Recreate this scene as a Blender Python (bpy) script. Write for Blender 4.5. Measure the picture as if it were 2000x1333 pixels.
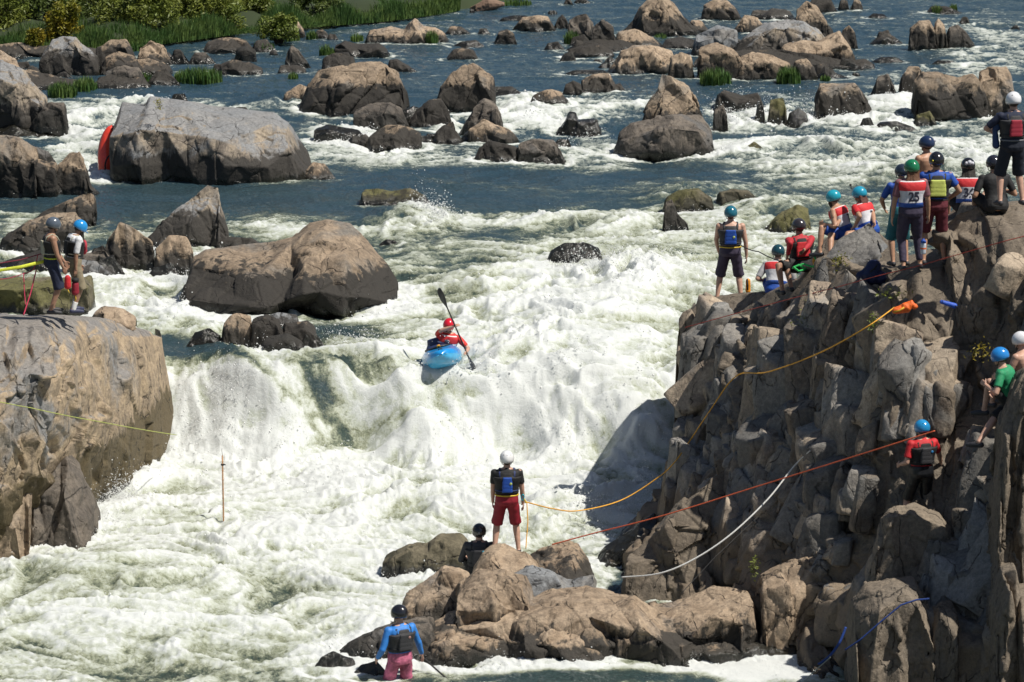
import bpy, bmesh, math, random
import numpy as np
from mathutils import Vector, Matrix
for o in list(bpy.data.objects): bpy.data.objects.remove(o)
S = bpy.context.scene; COL = S.collection
R = math.radians
# ---------------------------------------------------------------- camera
F = 6500.0; PITCH = R(11.24); CZ = 15.0
cam = bpy.data.cameras.new('camera'); camo = bpy.data.objects.new('camera', cam); COL.objects.link(camo)
camo.location = (0, 0, CZ); camo.rotation_euler = (R(90) - PITCH, 0, 0)
cam.sensor_width = 36; cam.lens = 36 * F / 2000.0; cam.clip_start = 1; cam.clip_end = 3000
cam.dof.use_dof = True; cam.dof.focus_distance = 71; cam.dof.aperture_fstop = 4.0
S.camera = camo
# ---------------------------------------------------------------- sky, sun, exposure
SUNV = Vector((0.60, -0.27, 1.08)).normalized()
SELEV = math.asin(SUNV.z); SAZ = math.atan2(SUNV.x, SUNV.y)
W = bpy.data.worlds.new('World'); S.world = W; W.use_nodes = True
wn = W.node_tree.nodes; wl_ = W.node_tree.links
for n in list(wn): wn.remove(n)
wo = wn.new('ShaderNodeOutputWorld'); wb = wn.new('ShaderNodeBackground'); ws = wn.new('ShaderNodeTexSky')
ws.sky_type = 'NISHITA'; ws.sun_disc = False; ws.sun_elevation = SELEV; ws.sun_rotation = SAZ
wb.inputs[1].default_value = 0.055
wl_.new(ws.outputs[0], wb.inputs[0]); wl_.new(wb.outputs[0], wo.inputs[0])
sl = bpy.data.lights.new('sun', 'SUN'); so = bpy.data.objects.new('sun', sl); COL.objects.link(so)
sl.energy = 4.7; sl.angle = R(0.5); sl.color = (1.0, 0.95, 0.86)
so.rotation_euler = SUNV.to_track_quat('Z', 'Y').to_euler(); so.location = (30, -20, 60)
S.view_settings.view_transform = 'Standard'; S.view_settings.look = 'None'
S.view_settings.exposure = 0.22; S.view_settings.gamma = 1.0
S.render.engine = 'CYCLES'
# ---------------------------------------------------------------- projection helpers (photo pixels 2000x1333)
CP, SP = math.cos(PITCH), math.sin(PITCH)
def at(px, py, zc):
    a = (px - 1000.0) / F; b = (py - 666.5) / F
    return np.array([a * zc, zc * (CP - b * SP), CZ - zc * (SP + b * CP)])
def proj(x, y, z):
    dz = z - CZ
    zc = y * CP - dz * SP; up = y * SP + dz * CP
    return 1000 + F * x / zc, 666.5 - F * up / zc
def sstep(a, b, x):
    t = np.clip((x - a) / (b - a), 0, 1); return t * t * (3 - 2 * t)
# ---------------------------------------------------------------- numpy noise
M32 = 0xffffffff
def _h(ix, iy, iz, seed):
    h = (ix * 374761393 + iy * 668265263 + iz * 1274126177 + seed * 362437) & M32
    h = ((h ^ (h >> 13)) * 1274126177) & M32
    h = ((h ^ (h >> 15)) * 2246822519) & M32
    return h ^ (h >> 16)
def gn2(x, y, seed=0):
    ix = np.floor(x).astype(np.int64); iy = np.floor(y).astype(np.int64)
    fx = x - ix; fy = y - iy
    u = fx * fx * fx * (fx * (fx * 6 - 15) + 10); v = fy * fy * fy * (fy * (fy * 6 - 15) + 10)
    def g(i, j):
        a = _h(ix + i, iy + j, 7, seed) * (2 * math.pi / M32)
        return np.cos(a) * (fx - i) + np.sin(a) * (fy - j)
    return 1.5 * ((g(0, 0) * (1 - u) + g(1, 0) * u) * (1 - v) + (g(0, 1) * (1 - u) + g(1, 1) * u) * v)
def gn3(P, seed=0):
    I = np.floor(P).astype(np.int64); f = P - I
    w = f * f * f * (f * (f * 6 - 15) + 10); out = 0
    for i in (0, 1):
        for j in (0, 1):
            for k in (0, 1):
                h = _h(I[:, 0] + i, I[:, 1] + j, I[:, 2] + k, seed)
                g = ((h & 1023) / 511.5 - 1) * (f[:, 0] - i) + (((h >> 10) & 1023) / 511.5 - 1) * (f[:, 1] - j) + (((h >> 20) & 1023) / 511.5 - 1) * (f[:, 2] - k)
                out = out + g * (w[:, 0] if i else 1 - w[:, 0]) * (w[:, 1] if j else 1 - w[:, 1]) * (w[:, 2] if k else 1 - w[:, 2])
    return out * 1.4
def fbm3(P, o=4, seed=0, g=0.5):
    a, s, t = 1.0, 0, 1.0
    for k in range(o):
        s = s + a * gn3(P * t + k * 17.3, seed + k); a *= g; t *= 2.03
    return s
def voro(P, seed=0):
    """blocky facets: every Voronoi cell is a tilted plane of its own; returns displacement (-1..1) and distance to the crack"""
    I = np.floor(P).astype(np.int64); N = len(P)
    d1 = np.full(N, 9e9); d2 = np.full(N, 9e9); hid = np.zeros(N, np.int64); C = np.zeros((N, 3))
    for i in (-1, 0, 1):
        for j in (-1, 0, 1):
            for k in (-1, 0, 1):
                J = I + np.array([i, j, k]); h = _h(J[:, 0], J[:, 1], J[:, 2], seed)
                c = J + np.stack([(h & 1023) / 1023.0, ((h >> 10) & 1023) / 1023.0, ((h >> 20) & 1023) / 1023.0], 1)
                d = np.sqrt(((P - c) ** 2).sum(1))
                m = d < d1
                d2 = np.where(m, d1, np.minimum(d2, d)); d1 = np.where(m, d, d1)
                hid = np.where(m, h, hid); C = np.where(m[:, None], c, C)
    h = _h(hid, hid >> 7, hid >> 3, seed + 5)
    g = np.stack([(h & 1023) / 511.5 - 1, ((h >> 10) & 1023) / 511.5 - 1, ((h >> 20) & 1023) / 511.5 - 1], 1)
    off = ((h >> 5) & 1023) / 511.5 - 1
    return off * 0.5 + (g * (P - C)).sum(1) * 0.9, d2 - d1
# ---------------------------------------------------------------- object helpers
def tag(o, label=None, cat=None, group=None, kind=None):
    if label: o['label'] = label
    if cat: o['category'] = cat
    if group: o['group'] = group
    if kind: o['kind'] = kind
    return o
def link(name, me, mat=None, parent=None):
    o = bpy.data.objects.new(name, me); COL.objects.link(o)
    if mat is not None and me is not None: me.materials.append(mat)
    if parent is not None: o.parent = parent
    return o
def npmesh(name, V, Q, smooth=True, attrs=None):
    me = bpy.data.meshes.new(name); V = np.asarray(V, np.float32); Q = np.asarray(Q, np.int32)
    k = Q.shape[1]
    me.vertices.add(len(V)); me.vertices.foreach_set('co', V.ravel())
    me.loops.add(Q.size); me.loops.foreach_set('vertex_index', Q.ravel())
    me.polygons.add(len(Q)); me.polygons.foreach_set('loop_start', np.arange(0, Q.size, k, dtype=np.int32))
    me.polygons.foreach_set('loop_total', np.full(len(Q), k, np.int32))
    me.polygons.foreach_set('use_smooth', np.full(len(Q), smooth))
    me.update(calc_edges=True)
    for n, a in (attrs or {}).items():
        t = me.attributes.new(n, 'FLOAT', 'POINT'); t.data.foreach_set('value', np.asarray(a, np.float32))
    return me
def gridq(nu, nv):
    i = np.arange(nu - 1)[:, None] * nv + np.arange(nv - 1)[None, :]
    return np.stack([i, i + 1, i + nv + 1, i + nv], -1).reshape(-1, 4)
def gridnorm(G):
    du = np.gradient(G, axis=0); dv = np.gradient(G, axis=1)
    n = np.cross(du, dv); l = np.linalg.norm(n, axis=2, keepdims=True)
    return n / np.maximum(l, 1e-9)
# ---------------------------------------------------------------- materials
def newmat(name):
    m = bpy.data.materials.new(name); m.use_nodes = True
    return m, m.node_tree.nodes, m.node_tree.links, m.node_tree.nodes['Principled BSDF']
class NT:
    def __init__(s, m): s.n = m.node_tree.nodes; s.l = m.node_tree.links
    def noise(s, vec, sc, det=4, ro=0.55, dist=0.0):
        t = s.n.new('ShaderNodeTexNoise'); t.inputs['Scale'].default_value = sc; t.inputs['Detail'].default_value = det
        t.inputs['Roughness'].default_value = ro; t.inputs['Distortion'].default_value = dist
        s.l.new(vec, t.inputs['Vector']); return t.outputs['Fac']
    def math(s, op, a, b=None, c=None, clamp=False):
        t = s.n.new('ShaderNodeMath'); t.operation = op; t.use_clamp = clamp
        for i, x in enumerate((a, b, c)):
            if x is None: continue
            if isinstance(x, (int, float)): t.inputs[i].default_value = x
            else: s.l.new(x, t.inputs[i])
        return t.outputs[0]
    def mapr(s, x, a, b, c=0.0, d=1.0, smooth=True):
        t = s.n.new('ShaderNodeMapRange'); t.clamp = True
        if smooth: t.interpolation_type = 'SMOOTHSTEP'
        s.l.new(x, t.inputs[0])
        for i, v in enumerate((a, b, c, d)): t.inputs[i + 1].default_value = v
        return t.outputs[0]
    def mix(s, f, a, b):
        t = s.n.new('ShaderNodeMix'); t.data_type = 'RGBA'
        if isinstance(f, (int, float)): t.inputs[0].default_value = f
        else: s.l.new(f, t.inputs[0])
        for i, x in ((6, a), (7, b)):
            if isinstance(x, tuple): t.inputs[i].default_value = (*x, 1)
            else: s.l.new(x, t.inputs[i])
        return t.outputs[2]
    def pos(s): return s.n.new('ShaderNodeNewGeometry').outputs['Position']
    def obj(s): return s.n.new('ShaderNodeTexCoord').outputs['Object']
    def scale(s, v, xyz, rot=(0, 0, 0)):
        t = s.n.new('ShaderNodeMapping'); t.inputs['Scale'].default_value = xyz; t.inputs['Rotation'].default_value = rot; s.l.new(v, t.inputs[0]); return t.outputs[0]
    def attr(s, name):
        t = s.n.new('ShaderNodeAttribute'); t.attribute_name = name; return t.outputs['Fac']
    def bump(s, h, st, d, nrm=None):
        t = s.n.new('ShaderNodeBump'); t.inputs['Strength'].default_value = st; t.inputs['Distance'].default_value = d
        s.l.new(h, t.inputs['Height'])
        if nrm is not None: s.l.new(nrm, t.inputs['Normal'])
        return t.outputs[0]
_mc = {}
def rockmat(name, light, mid, dark, band=0.5, wet=0.12, grey=(0.17, 0.17, 0.17), gamt=0.5, moss=None, streak=1.0, top=None, tint=False):
    if name in _mc: return _mc[name]
    m, n, l, b = newmat(name); t = NT(m); P = t.pos()
    n1 = t.noise(P, 0.55, 5, 0.6, 0.6); n2 = t.noise(P, 2.6, 6, 0.65, 0.3); n3 = t.noise(P, 14, 5, 0.7); n4 = t.noise(P, 60, 3, 0.7)
    st = t.noise(t.scale(P, (5.0, 5.0, 0.7), (0.2, 0.35, 0.0)), 1.0, 5, 0.62, 0.4)
    c = t.mix(t.mapr(n2, 0.38, 0.62), light, mid)
    c = t.mix(t.math('MULTIPLY', t.mapr(n1, 0.60 - 0.22 * gamt, 0.74 - 0.22 * gamt), 0.9), c, grey)
    c = t.mix(t.mapr(st, 0.53, 0.72, 0, 0.75 * streak), c, tuple(x * 0.42 for x in mid))
    c = t.mix(t.mapr(st, 0.42, 0.27, 0, 0.5 * streak), c, tuple(min(1, x * 1.22) for x in light))
    if tint:
        ta = t.attr('tint'); c = t.mix(t.mapr(ta, .55, .7, 0, .75), c, grey); c = t.mix(t.mapr(ta, .25, .1, 0, .8), c, tuple(min(1, x * 1.1) for x in light))
        hv = n.new('ShaderNodeHueSaturation'); l.new(c, hv.inputs['Color']); l.new(t.mapr(t.math('FRACT', t.math('MULTIPLY', ta, 7.31)), 0, 1, .62, 1.30, False), hv.inputs['Value']); c = hv.outputs[0]
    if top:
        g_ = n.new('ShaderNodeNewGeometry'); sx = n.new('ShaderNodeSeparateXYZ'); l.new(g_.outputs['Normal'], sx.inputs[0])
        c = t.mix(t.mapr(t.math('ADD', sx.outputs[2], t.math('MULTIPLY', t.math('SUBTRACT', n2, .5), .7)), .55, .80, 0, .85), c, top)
    w = t.attr('wl'); nb = t.math('ADD', t.math('MULTIPLY', t.math('SUBTRACT', n2, 0.5), 0.9), t.math('MULTIPLY', t.math('SUBTRACT', st, 0.5), 0.9))
    oi = n.new('ShaderNodeObjectInfo').outputs['Random']
    wj = t.math('ADD', t.math('ADD', w, nb), t.math('MULTIPLY', t.math('SUBTRACT', oi, 0.45), 0.75 * min(band, .8)))
    df = t.mapr(wj, band - 0.09, band + 0.09, 1, 0)
    if moss: c = t.mix(t.math('MULTIPLY', t.mapr(n1, 0.42, 0.6), 0.8), c, moss)
    c = t.mix(df, c, t.mix(t.mapr(n3, 0.35, 0.65), dark, tuple(x * 0.55 for x in dark)))
    wf = t.mapr(t.math('ADD', w, t.math('MULTIPLY', nb, 0.35)), wet - 0.05, wet + 0.06, 1, 0)
    c = t.mix(wf, c, (0.018, 0.017, 0.013))
    sp = t.math('MULTIPLY', t.mapr(n3, 0.3, 0.7, 0.62, 1.28, False), t.mapr(n4, 0.3, 0.7, 0.8, 1.2, False))
    hs = n.new('ShaderNodeHueSaturation'); l.new(c, hs.inputs['Color']); l.new(t.math('MULTIPLY', sp, t.mapr(oi, 0, 1, 0.80, 1.14, False)), hs.inputs['Value'])
    vo = n.new('ShaderNodeTexVoronoi'); vo.feature = 'DISTANCE_TO_EDGE'; vo.inputs['Scale'].default_value = 1.15
    vv = n.new('ShaderNodeVectorMath'); vv.operation = 'ADD'; tn = n.new('ShaderNodeTexNoise'); tn.inputs['Scale'].default_value = 2.2; tn.inputs['Detail'].default_value = 4
    l.new(P, tn.inputs['Vector']); sc = n.new('ShaderNodeVectorMath'); sc.operation = 'SCALE'; sc.inputs['Scale'].default_value = 0.55
    l.new(tn.outputs['Color'], sc.inputs[0]); l.new(t.scale(P, (1.6, 1.2, 0.6), (0, 0.3, 0)), vv.inputs[0]); l.new(sc.outputs[0], vv.inputs[1]); l.new(vv.outputs[0], vo.inputs['Vector'])
    ck = t.mapr(vo.outputs[0], 0.0, 0.022, 1, 0); ck = t.math('MULTIPLY', ck, t.mapr(n2, 0.44, 0.56))
    c2 = t.mix(t.math('MULTIPLY', ck, 0.8), hs.outputs[0], (0.02, 0.017, 0.014)); l.new(c2, b.inputs['Base Color'])
    ro = t.mapr(wf, 0, 1, 0.82, 0.16, False); l.new(ro, b.inputs['Roughness'])
    hh = t.math('ADD', t.math('MULTIPLY', n2, 0.03), t.math('MULTIPLY', n3, 0.022)); hh = t.math('ADD', hh, t.math('MULTIPLY', st, 0.03)); hh = t.math('ADD', hh, t.math('MULTIPLY', n4, 0.006))
    hh = t.math('SUBTRACT', hh, t.math('MULTIPLY', ck, 0.02))
    l.new(t.bump(hh, 0.9, 1.0), b.inputs['Normal'])
    _mc[name] = m; return m
RM = {
 'T': lambda: rockmat('tan rock', (0.375, 0.285, 0.20), (0.265, 0.195, 0.132), (0.055, 0.047, 0.038), 0.42, 0.09, (0.20, 0.18, 0.16), 0.25),
 'B': lambda: rockmat('tan over dark rock', (0.345, 0.262, 0.182), (0.23, 0.172, 0.118), (0.042, 0.036, 0.029), 0.72, 0.12, (0.18, 0.165, 0.145), 0.35),
 'G': lambda: rockmat('grey rock', (0.215, 0.205, 0.19), (0.15, 0.143, 0.135), (0.055, 0.05, 0.045), 0.35, 0.08, (0.19, 0.20, 0.21), 0.8),
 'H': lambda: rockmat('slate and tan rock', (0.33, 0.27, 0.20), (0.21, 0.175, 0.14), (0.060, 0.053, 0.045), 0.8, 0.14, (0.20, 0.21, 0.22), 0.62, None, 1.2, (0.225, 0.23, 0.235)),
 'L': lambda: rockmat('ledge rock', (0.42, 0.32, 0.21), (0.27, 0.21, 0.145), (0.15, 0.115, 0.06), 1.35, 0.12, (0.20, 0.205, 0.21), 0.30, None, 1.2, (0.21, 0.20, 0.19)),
 'D': lambda: rockmat('dark brown rock', (0.15, 0.125, 0.10), (0.085, 0.072, 0.06), (0.04, 0.036, 0.03), 0.5, 0.15, (0.10, 0.095, 0.09), 0.4),
 'O': lambda: rockmat('olive mossy rock', (0.17, 0.145, 0.095), (0.11, 0.095, 0.06), (0.05, 0.045, 0.025), 0.3, 0.12, (0.11, 0.10, 0.08), 0.3, (0.10, 0.095, 0.025)),
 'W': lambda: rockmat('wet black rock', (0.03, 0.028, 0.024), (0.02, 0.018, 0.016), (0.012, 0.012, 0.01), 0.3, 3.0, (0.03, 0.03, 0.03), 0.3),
 'C': lambda: rockmat('cliff rock', (0.31, 0.25, 0.185), (0.165, 0.13, 0.10), (0.26, 0.20, 0.14), 1.5, 0.10, (0.18, 0.175, 0.165), 0.6, None, .45, None, True),
}
def simple(name, col, rough=0.6, spec=0.5, coat=0.0, bump=0.0, bsc=40, var=0.0, metal=0.0):
    key = ('s', name)
    if key in _mc: return _mc[key]
    m, n, l, b = newmat(name); t = NT(m)
    b.inputs['Roughness'].default_value = rough; b.inputs['Metallic'].default_value = metal
    b.inputs['Coat Weight'].default_value = coat; b.inputs['Coat Roughness'].default_value = 0.08
    P = t.obj(); nz = t.noise(P, bsc * 0.3, 4)
    l.new(t.mix(t.mapr(nz, 0.3, 0.7), tuple(c * (1 - 0.12 - var) for c in col), tuple(min(1, c * (1.06 + var)) for c in col)), b.inputs['Base Color'])
    if bump: l.new(t.bump(t.noise(P, bsc, 4), bump, 0.02), b.inputs['Normal'])
    _mc[key] = m; return m
# ================================================================ the river: level of the water surface
def crestline(x): return 65.3 + 0.45 * np.sin(x * 0.55 + 0.6) + 0.25 * np.sin(x * 1.7)
def dropw(x): return 2.1 + 1.3 * sstep(-0.4, 1.2, x) + .5 * sstep(-3.0, -2.0, x)
def wlev(x, y):
    x = np.asarray(x, float); y = np.asarray(y, float)
    c = crestline(x)
    z = 1.62 * sstep(c - dropw(x), c + 0.1, y)
    z = z + 0.28 * sstep(66.5, 76, y) + 0.55 * sstep(92, 101, y) + 0.12 * sstep(101, 150, y)
    return z
def hit(px, py):
    """pixel -> depth on the calm water surface"""
    z = 0.5 if py > 860 else 1.8
    for _ in range(14):
        zc = (CZ - z) / (SP + (py - 666.5) / F * CP)
        p = at(px, py, zc); z = 0.5 * z + 0.5 * float(wlev(p[0], p[1]))
    return zc
# foam and wave strokes: x, y, rx, ry (photo pixels, only used to find the spot on the river), foam
FOAM = [
 (500,1100,1100,330,.77),(830,1000,560,190,.88),(120,1260,700,120,.70),(500,1320,900,60,.55),(1000,860,430,120,1.0),(480,800,200,120,1.0),(1010,650,350,150,.80),
 (1200,590,230,90,.92),(760,640,120,60,.55),(560,715,200,40,.42),(640,800,70,60,.50),(980,800,380,80,1.0),(420,900,200,60,1.0),(800,770,200,60,.98),
 (1100,520,300,50,.60),(1350,470,240,60,.70),(1000,440,330,16,.80),(760,440,90,14,.78),(1230,430,200,22,.66),(850,480,160,22,.50),(1000,505,200,20,.42),
 (600,455,220,14,.66),(1550,430,300,40,.52),(1450,390,300,30,.48),(1700,370,250,30,.50),(1900,300,200,60,.78),
 (1500,300,300,26,.70),(1150,315,300,18,.56),(820,315,220,20,.62),(720,295,130,30,.82),(650,270,70,26,.82),(1640,330,250,24,.7),
 (180,235,90,36,.92),(150,280,80,50,.86),(200,320,40,30,.8),(330,200,120,14,.85),(480,205,110,12,.85),(560,215,60,12,.6),
 (1080,230,110,30,.95),(1060,205,120,16,.85),(1200,205,90,16,.8),(900,240,40,24,.8),(1170,290,110,18,.7),
 (1450,230,60,22,.98),(1570,225,90,28,.95),(1700,225,100,30,.92),(1760,200,60,20,.9),(1500,250,160,12,.85),
 (270,580,120,60,.88),(310,515,50,40,.9),(230,640,70,30,.7),(60,470,90,30,.75),(20,420,50,16,.6),(170,450,60,16,.9),(60,520,120,20,.55),
 (400,760,110,110,1.0),(560,660,120,20,.6),(880,55,120,10,.45),(720,105,120,8,.4),(1100,115,120,8,.5),(1600,40,200,14,.42),(1950,60,120,30,.6),(1850,150,160,30,.5),
 (1960,110,100,40,.6),(1280,60,90,8,.4),(760,60,120,8,.4),(420,175,200,8,.4),(1480,1308,130,24,1.6),(950,1316,60,8,.7),(720,1300,120,40,.6),
 (1120,1010,120,50,.80),(1180,1040,90,30,.8),(640,1040,300,60,.86),(250,960,160,50,.95),(110,1050,160,40,.95),
]
CALM = [  # spots of smooth dark water
 (1210,1140,70,40,.9),(1270,1300,60,14,.4),(1120,1330,190,17,.9),(960,470,110,12,.3),(620,390,420,18,.50),(300,400,160,20,.7),(900,395,300,16,.30),(760,430,60,10,.5),(400,375,220,16,.7),
 (350,690,60,26,.7),(700,650,60,30,.35),(600,640,80,18,.35),(200,175,160,14,.6),(800,205,40,14,.3),(560,185,60,20,.5),(1030,345,330,10,.45),(1300,335,200,10,.3),
 (530,770,150,20,.38,42),(650,790,100,34,.32,62),(600,735,80,16,.3,20),(395,702,100,13,.75,24),(690,720,90,14,.35,10),(250,1130,220,36,.16),(830,960,90,30,.14),(1400,1328,60,5,.9),(600,760,70,30,.25),(1560,250,120,8,.25),(1080,1085,50,14,.3),(1330,270,120,14,.4),(560,1330,400,20,.14)]
HUMP = [(500,745,150,34,.24,38),(590,800,110,34,-.12,48),(670,800,110,34,-.14,62),(770,810,120,60,.22,70),(420,700,70,12,.10),(1150,740,120,50,.2),(870,700,70,30,-.22),(200,1150,260,60,.30),(840,985,150,50,.32),(560,1060,200,30,.18),(1040,690,100,50,.20),(740,730,110,30,.2),(1180,640,160,50,.30),(1250,560,160,50,.35),(1130,790,160,60,.30),
 (1300,860,100,40,.25),(620,720,90,30,.25),(780,430,90,18,.30),(1350,385,90,20,.3),(1500,410,110,24,.25),(1240,505,110,24,.30),(950,560,100,30,.25),(550,200,80,14,.25),(1600,300,180,18,.3),(1800,340,140,18,.3),
 (1130,440,120,14,.25),(480,330,60,10,.05),(1080,1010,90,30,.30),(330,1020,180,30,.2),(1180,950,100,30,.2)]
def build_water(foot):
    nu, nv = 760, 1080
    Y = 47.0 * np.exp(np.linspace(0, math.log(190 / 47.0), nv)); U = np.linspace(-1, 1, nu)
    YY = np.repeat(Y[None, :], nu, 0); XX = U[:, None] * (YY * 0.165 + 3.0)
    x = XX.ravel(); y = YY.ravel(); z0 = wlev(x, y)
    px, py = proj(x, y, z0)
    px0, py0 = px, py
    px = px + 70 * gn2(x * .35, y * .25, 51) + 26 * gn2(x * 1.1, y * .8, 52); py = py + 16 * gn2(x * .3, y * .22, 53) + 7 * gn2(x * 1.2, y * .9, 54)
    fo = 0.33 + 0.10 * sstep(400, 530, py)
    for (a, b, rx, ry, v) in FOAM:
        d = ((px - a) / rx) ** 2 + ((py - b) / ry) ** 2
        w = np.exp(-d * 1.1); fo = fo + (v - fo) * np.clip(w * 1.15, 0, 1) * (v > fo)
    c = crestline(x); wd = dropw(x); drop = sstep(c - wd - .2, c - wd * .6, y) * (1 - sstep(c - 0.3, c + 0.5, y)); lf = 1 - sstep(-4.2, -2.6, x)
    fo = np.maximum(fo, drop * (0.92 + .1 * lf))
    for (a, b, rx, ry, v, *an) in CALM:
        an = R(an[0]) if an else 0; ca, sa = math.cos(an), math.sin(an); p = px - a; q = py - b
        fo = fo - v * np.exp(-(((p * ca + q * sa) / rx) ** 2 + ((q * ca - p * sa) / ry) ** 2) * 1.1)
    fo = np.clip(fo, 0.0, 1.6)
    # white water on the steep drops
    rap = np.clip(fo, 0.0, 1)
    foot_f = np.zeros_like(x)
    xg = XX; 
    for (fx, fy, fw, fd) in foot:
        j0 = np.searchsorted(Y, fy - fd - 1.5); j1 = np.searchsorted(Y, fy + fd + 1.0)
        if j1 <= j0: continue
        sx = XX[:, j0:j1]; sy = YY[:, j0:j1]
        q = np.sqrt(((sx - fx) / (fw + .12)) ** 2 + ((sy - fy) / (fd + .12)) ** 2)
        g = np.exp(-((q - 1.08) / 0.16) ** 2) * (0.45 + 0.55 * sstep(0.2, -0.6, (sy - fy) / fd))
        foot_f.reshape(nu, nv)[:, j0:j1] = np.maximum(foot_f.reshape(nu, nv)[:, j0:j1], g)
    # turbulent waves: crests warped by a slower noise
    wx = gn2(x * 0.45, y * 0.45, 3) * 1.1; wy = gn2(x * 0.45 + 9, y * 0.45 + 4, 4) * 1.1
    a, b = x + wx, y + wy
    def rid(f, s, sx=1.0, sy=1.0): return 1 - np.abs(gn2(a * f * sx, b * f * sy, s)) * 2.1
    n1 = gn2(a * .42, b * .55, 11); r1 = rid(.55, 12, .7, 1.3); r2 = rid(1.25, 13, .75, 1.3); r3 = rid(2.7, 14, .8, 1.3)
    wx2 = gn2(x * 2.1, y * 2.1, 23) * .22; wy2 = gn2(x * 2.1 + 5, y * 2.1, 24) * .22
    a, b = a + wx2, b + wy2
    r4 = rid(5.5, 15, .85, 1.2); r5 = rid(7.5, 16); n6 = gn2(x * 10, y * 7, 17)
    low = 1 - .45 * sstep(63.5, 61, y)
    A = 0.27 + 0.73 * sstep(0.25, 0.95, rap)
    z = z0 + A * .82 * (0.17 * n1 + 0.19 * (r1 - .4) + low * (0.11 * (r2 - .4) + 0.055 * (r3 - .4))) + (0.25 + A) * (1 - .65 * drop) * (0.030 * (r4 - .4) + 0.014 * (r5 - .4)) + 0.006 * n6 * (0.5 + rap) * (1 - .7 * drop)
    tr = sstep(0.55, 1.0, rap) * low * (1 - .6 * drop)
    z = z + tr * (0.035 * np.abs(gn2(a * 3.3, b * 3.3, 31)) + 0.018 * np.abs(gn2(a * 6, b * 5.5, 32)) + 0.010 * np.abs(gn2(a * 10, b * 7, 33)))
    for (p, q, rx, ry, v, *an) in HUMP:
        an = R(an[0]) if an else 0; ca, sa = math.cos(an), math.sin(an); dx = px0 - p; dy = py0 - q
        z = z + v * np.exp(-(((dx * ca + dy * sa) / rx) ** 2 + ((dy * ca - dx * sa) / ry) ** 2) * 1.3) * (0.8 + 0.4 * r2)
    z = z + lf * drop * (0.13 * gn2(x * 1.3, y * 0.35, 44) + 0.03 * gn2(x * 4.5, y * 0.9, 45)) + (1 - lf) * drop * (.16 * rid(.6, 46, .8, .8) - .08 + .05 * rid(1.9, 47))
    pool = np.exp(-(((px - 1480) / 170) ** 2 + ((py - 1310) / 30) ** 2) ** 2)
    z = z * (1 - 0.9 * pool)
    # foam gathers on the crests and behind them, streams open between
    crest = 0.5 * (r1 - .45) + 0.55 * (r2 - .45) + 0.40 * (r3 - .45) + 0.25 * (r4 - .4) + 0.35 * n1
    f = fo + 0.40 * crest * (0.35 + 0.65 * sstep(0.1, 0.6, fo)) + 0.62 * foot_f * (0.35 + fo * 0.9)
    f = np.maximum(f, pool * 1.3)
    ol = sstep(98, 72, y) * (0.55 + 0.45 * sstep(0.25, 0.7, fo)) + 0.25 * n1 * sstep(104, 80, y)
    ol = np.clip(ol - 0.6 * np.exp(-(((px - 1210) / 100) ** 2 + ((py - 1140) / 60) ** 2)), 0, 1)
    V = np.stack([x, y, z], 1)
    me = npmesh('water', V, gridq(nu, nv)[:, ::-1], True, {'foam': f, 'olive': ol, 'fall': drop * lf})
    m, n, l, bs = newmat('river water'); t = NT(m); P = t.pos()
    fa = t.attr('foam'); oa = t.attr('olive'); fl = t.attr('fall')
    Pd = t.scale(P, (1.0, 0.62, 1.0)); 
    nA = t.noise(P, 1.5, 9, 0.66, 1.3); nB = t.noise(P, 6.5, 7, 0.68, 0.9); nC = t.noise(P, 26, 5, 0.7, 0.4); nS = t.noise(t.scale(P, (7.0, 1.3, 1.3)), 1.0, 6, 0.65, 0.5)
    e = t.math('ADD', t.math('MULTIPLY', t.math('SUBTRACT', nA, 0.5), 2.0), t.math('MULTIPLY', t.math('SUBTRACT', nB, 0.5), 1.6))
    e = t.math('ADD', e, t.math('MULTIPLY', t.math('SUBTRACT', nC, 0.5), 1.0))
    e = t.math('ADD', e, t.math('MULTIPLY', t.math('MULTIPLY', t.math('SUBTRACT', nS, 0.5), 1.1), fl))
    F1 = t.math('ADD', t.math('MULTIPLY', fa, 1.0), t.math('MULTIPLY', e, 0.50))
    F1 = t.math('ADD', fa, t.math('MULTIPLY', e, t.mapr(fa, 0.75, 1.10, 0.50, 0.20)))
    k0 = t.mapr(F1, 0.28, 0.66, 0, 1)     # aerated green
    k1 = t.mapr(F1, 0.50, 0.82, 0, 1)     # thin lace
    k2 = t.mapr(F1, 0.72, 1.04, 0, 1)     # solid white
    deep = t.mix(oa, (0.026, 0.056, 0.080), (0.040, 0.060, 0.048)); deep = t.mix(t.math('MULTIPLY', oa, t.mapr(fa, 0.5, 0.78)), deep, (0.17, 0.185, 0.115))
    c = t.mix(t.math('MULTIPLY', k0, t.math('ADD', t.math('MULTIPLY', oa, 0.8), 0.15)), deep, (0.31, 0.33, 0.225))
    c = t.mix(t.math('MULTIPLY', k1, 0.80), c, (0.47, 0.50, 0.44)); c = t.mix(k2, c, (0.60, 0.62, 0.605))
    l.new(c, bs.inputs['Base Color'])
    l.new(t.math('MULTIPLY', k2, 0.6), bs.inputs['Subsurface Weight']); bs.inputs['Subsurface Radius'].default_value = (1, 1, 1); bs.inputs['Subsurface Scale'].default_value = 0.07
    l.new(t.mapr(k1, 0, 1, 0.10, 0.62, False), bs.inputs['Roughness']); bs.inputs['IOR'].default_value = 1.33
    hb = t.math('ADD', t.math('MULTIPLY', nB, 0.035), t.math('MULTIPLY', nC, 0.012)); hb = t.math('ADD', hb, t.math('MULTIPLY', nA, 0.06))
    rp = t.noise(t.scale(P, (1, 1.6, 1)), 9, 5, 0.6, 0.5)
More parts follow.
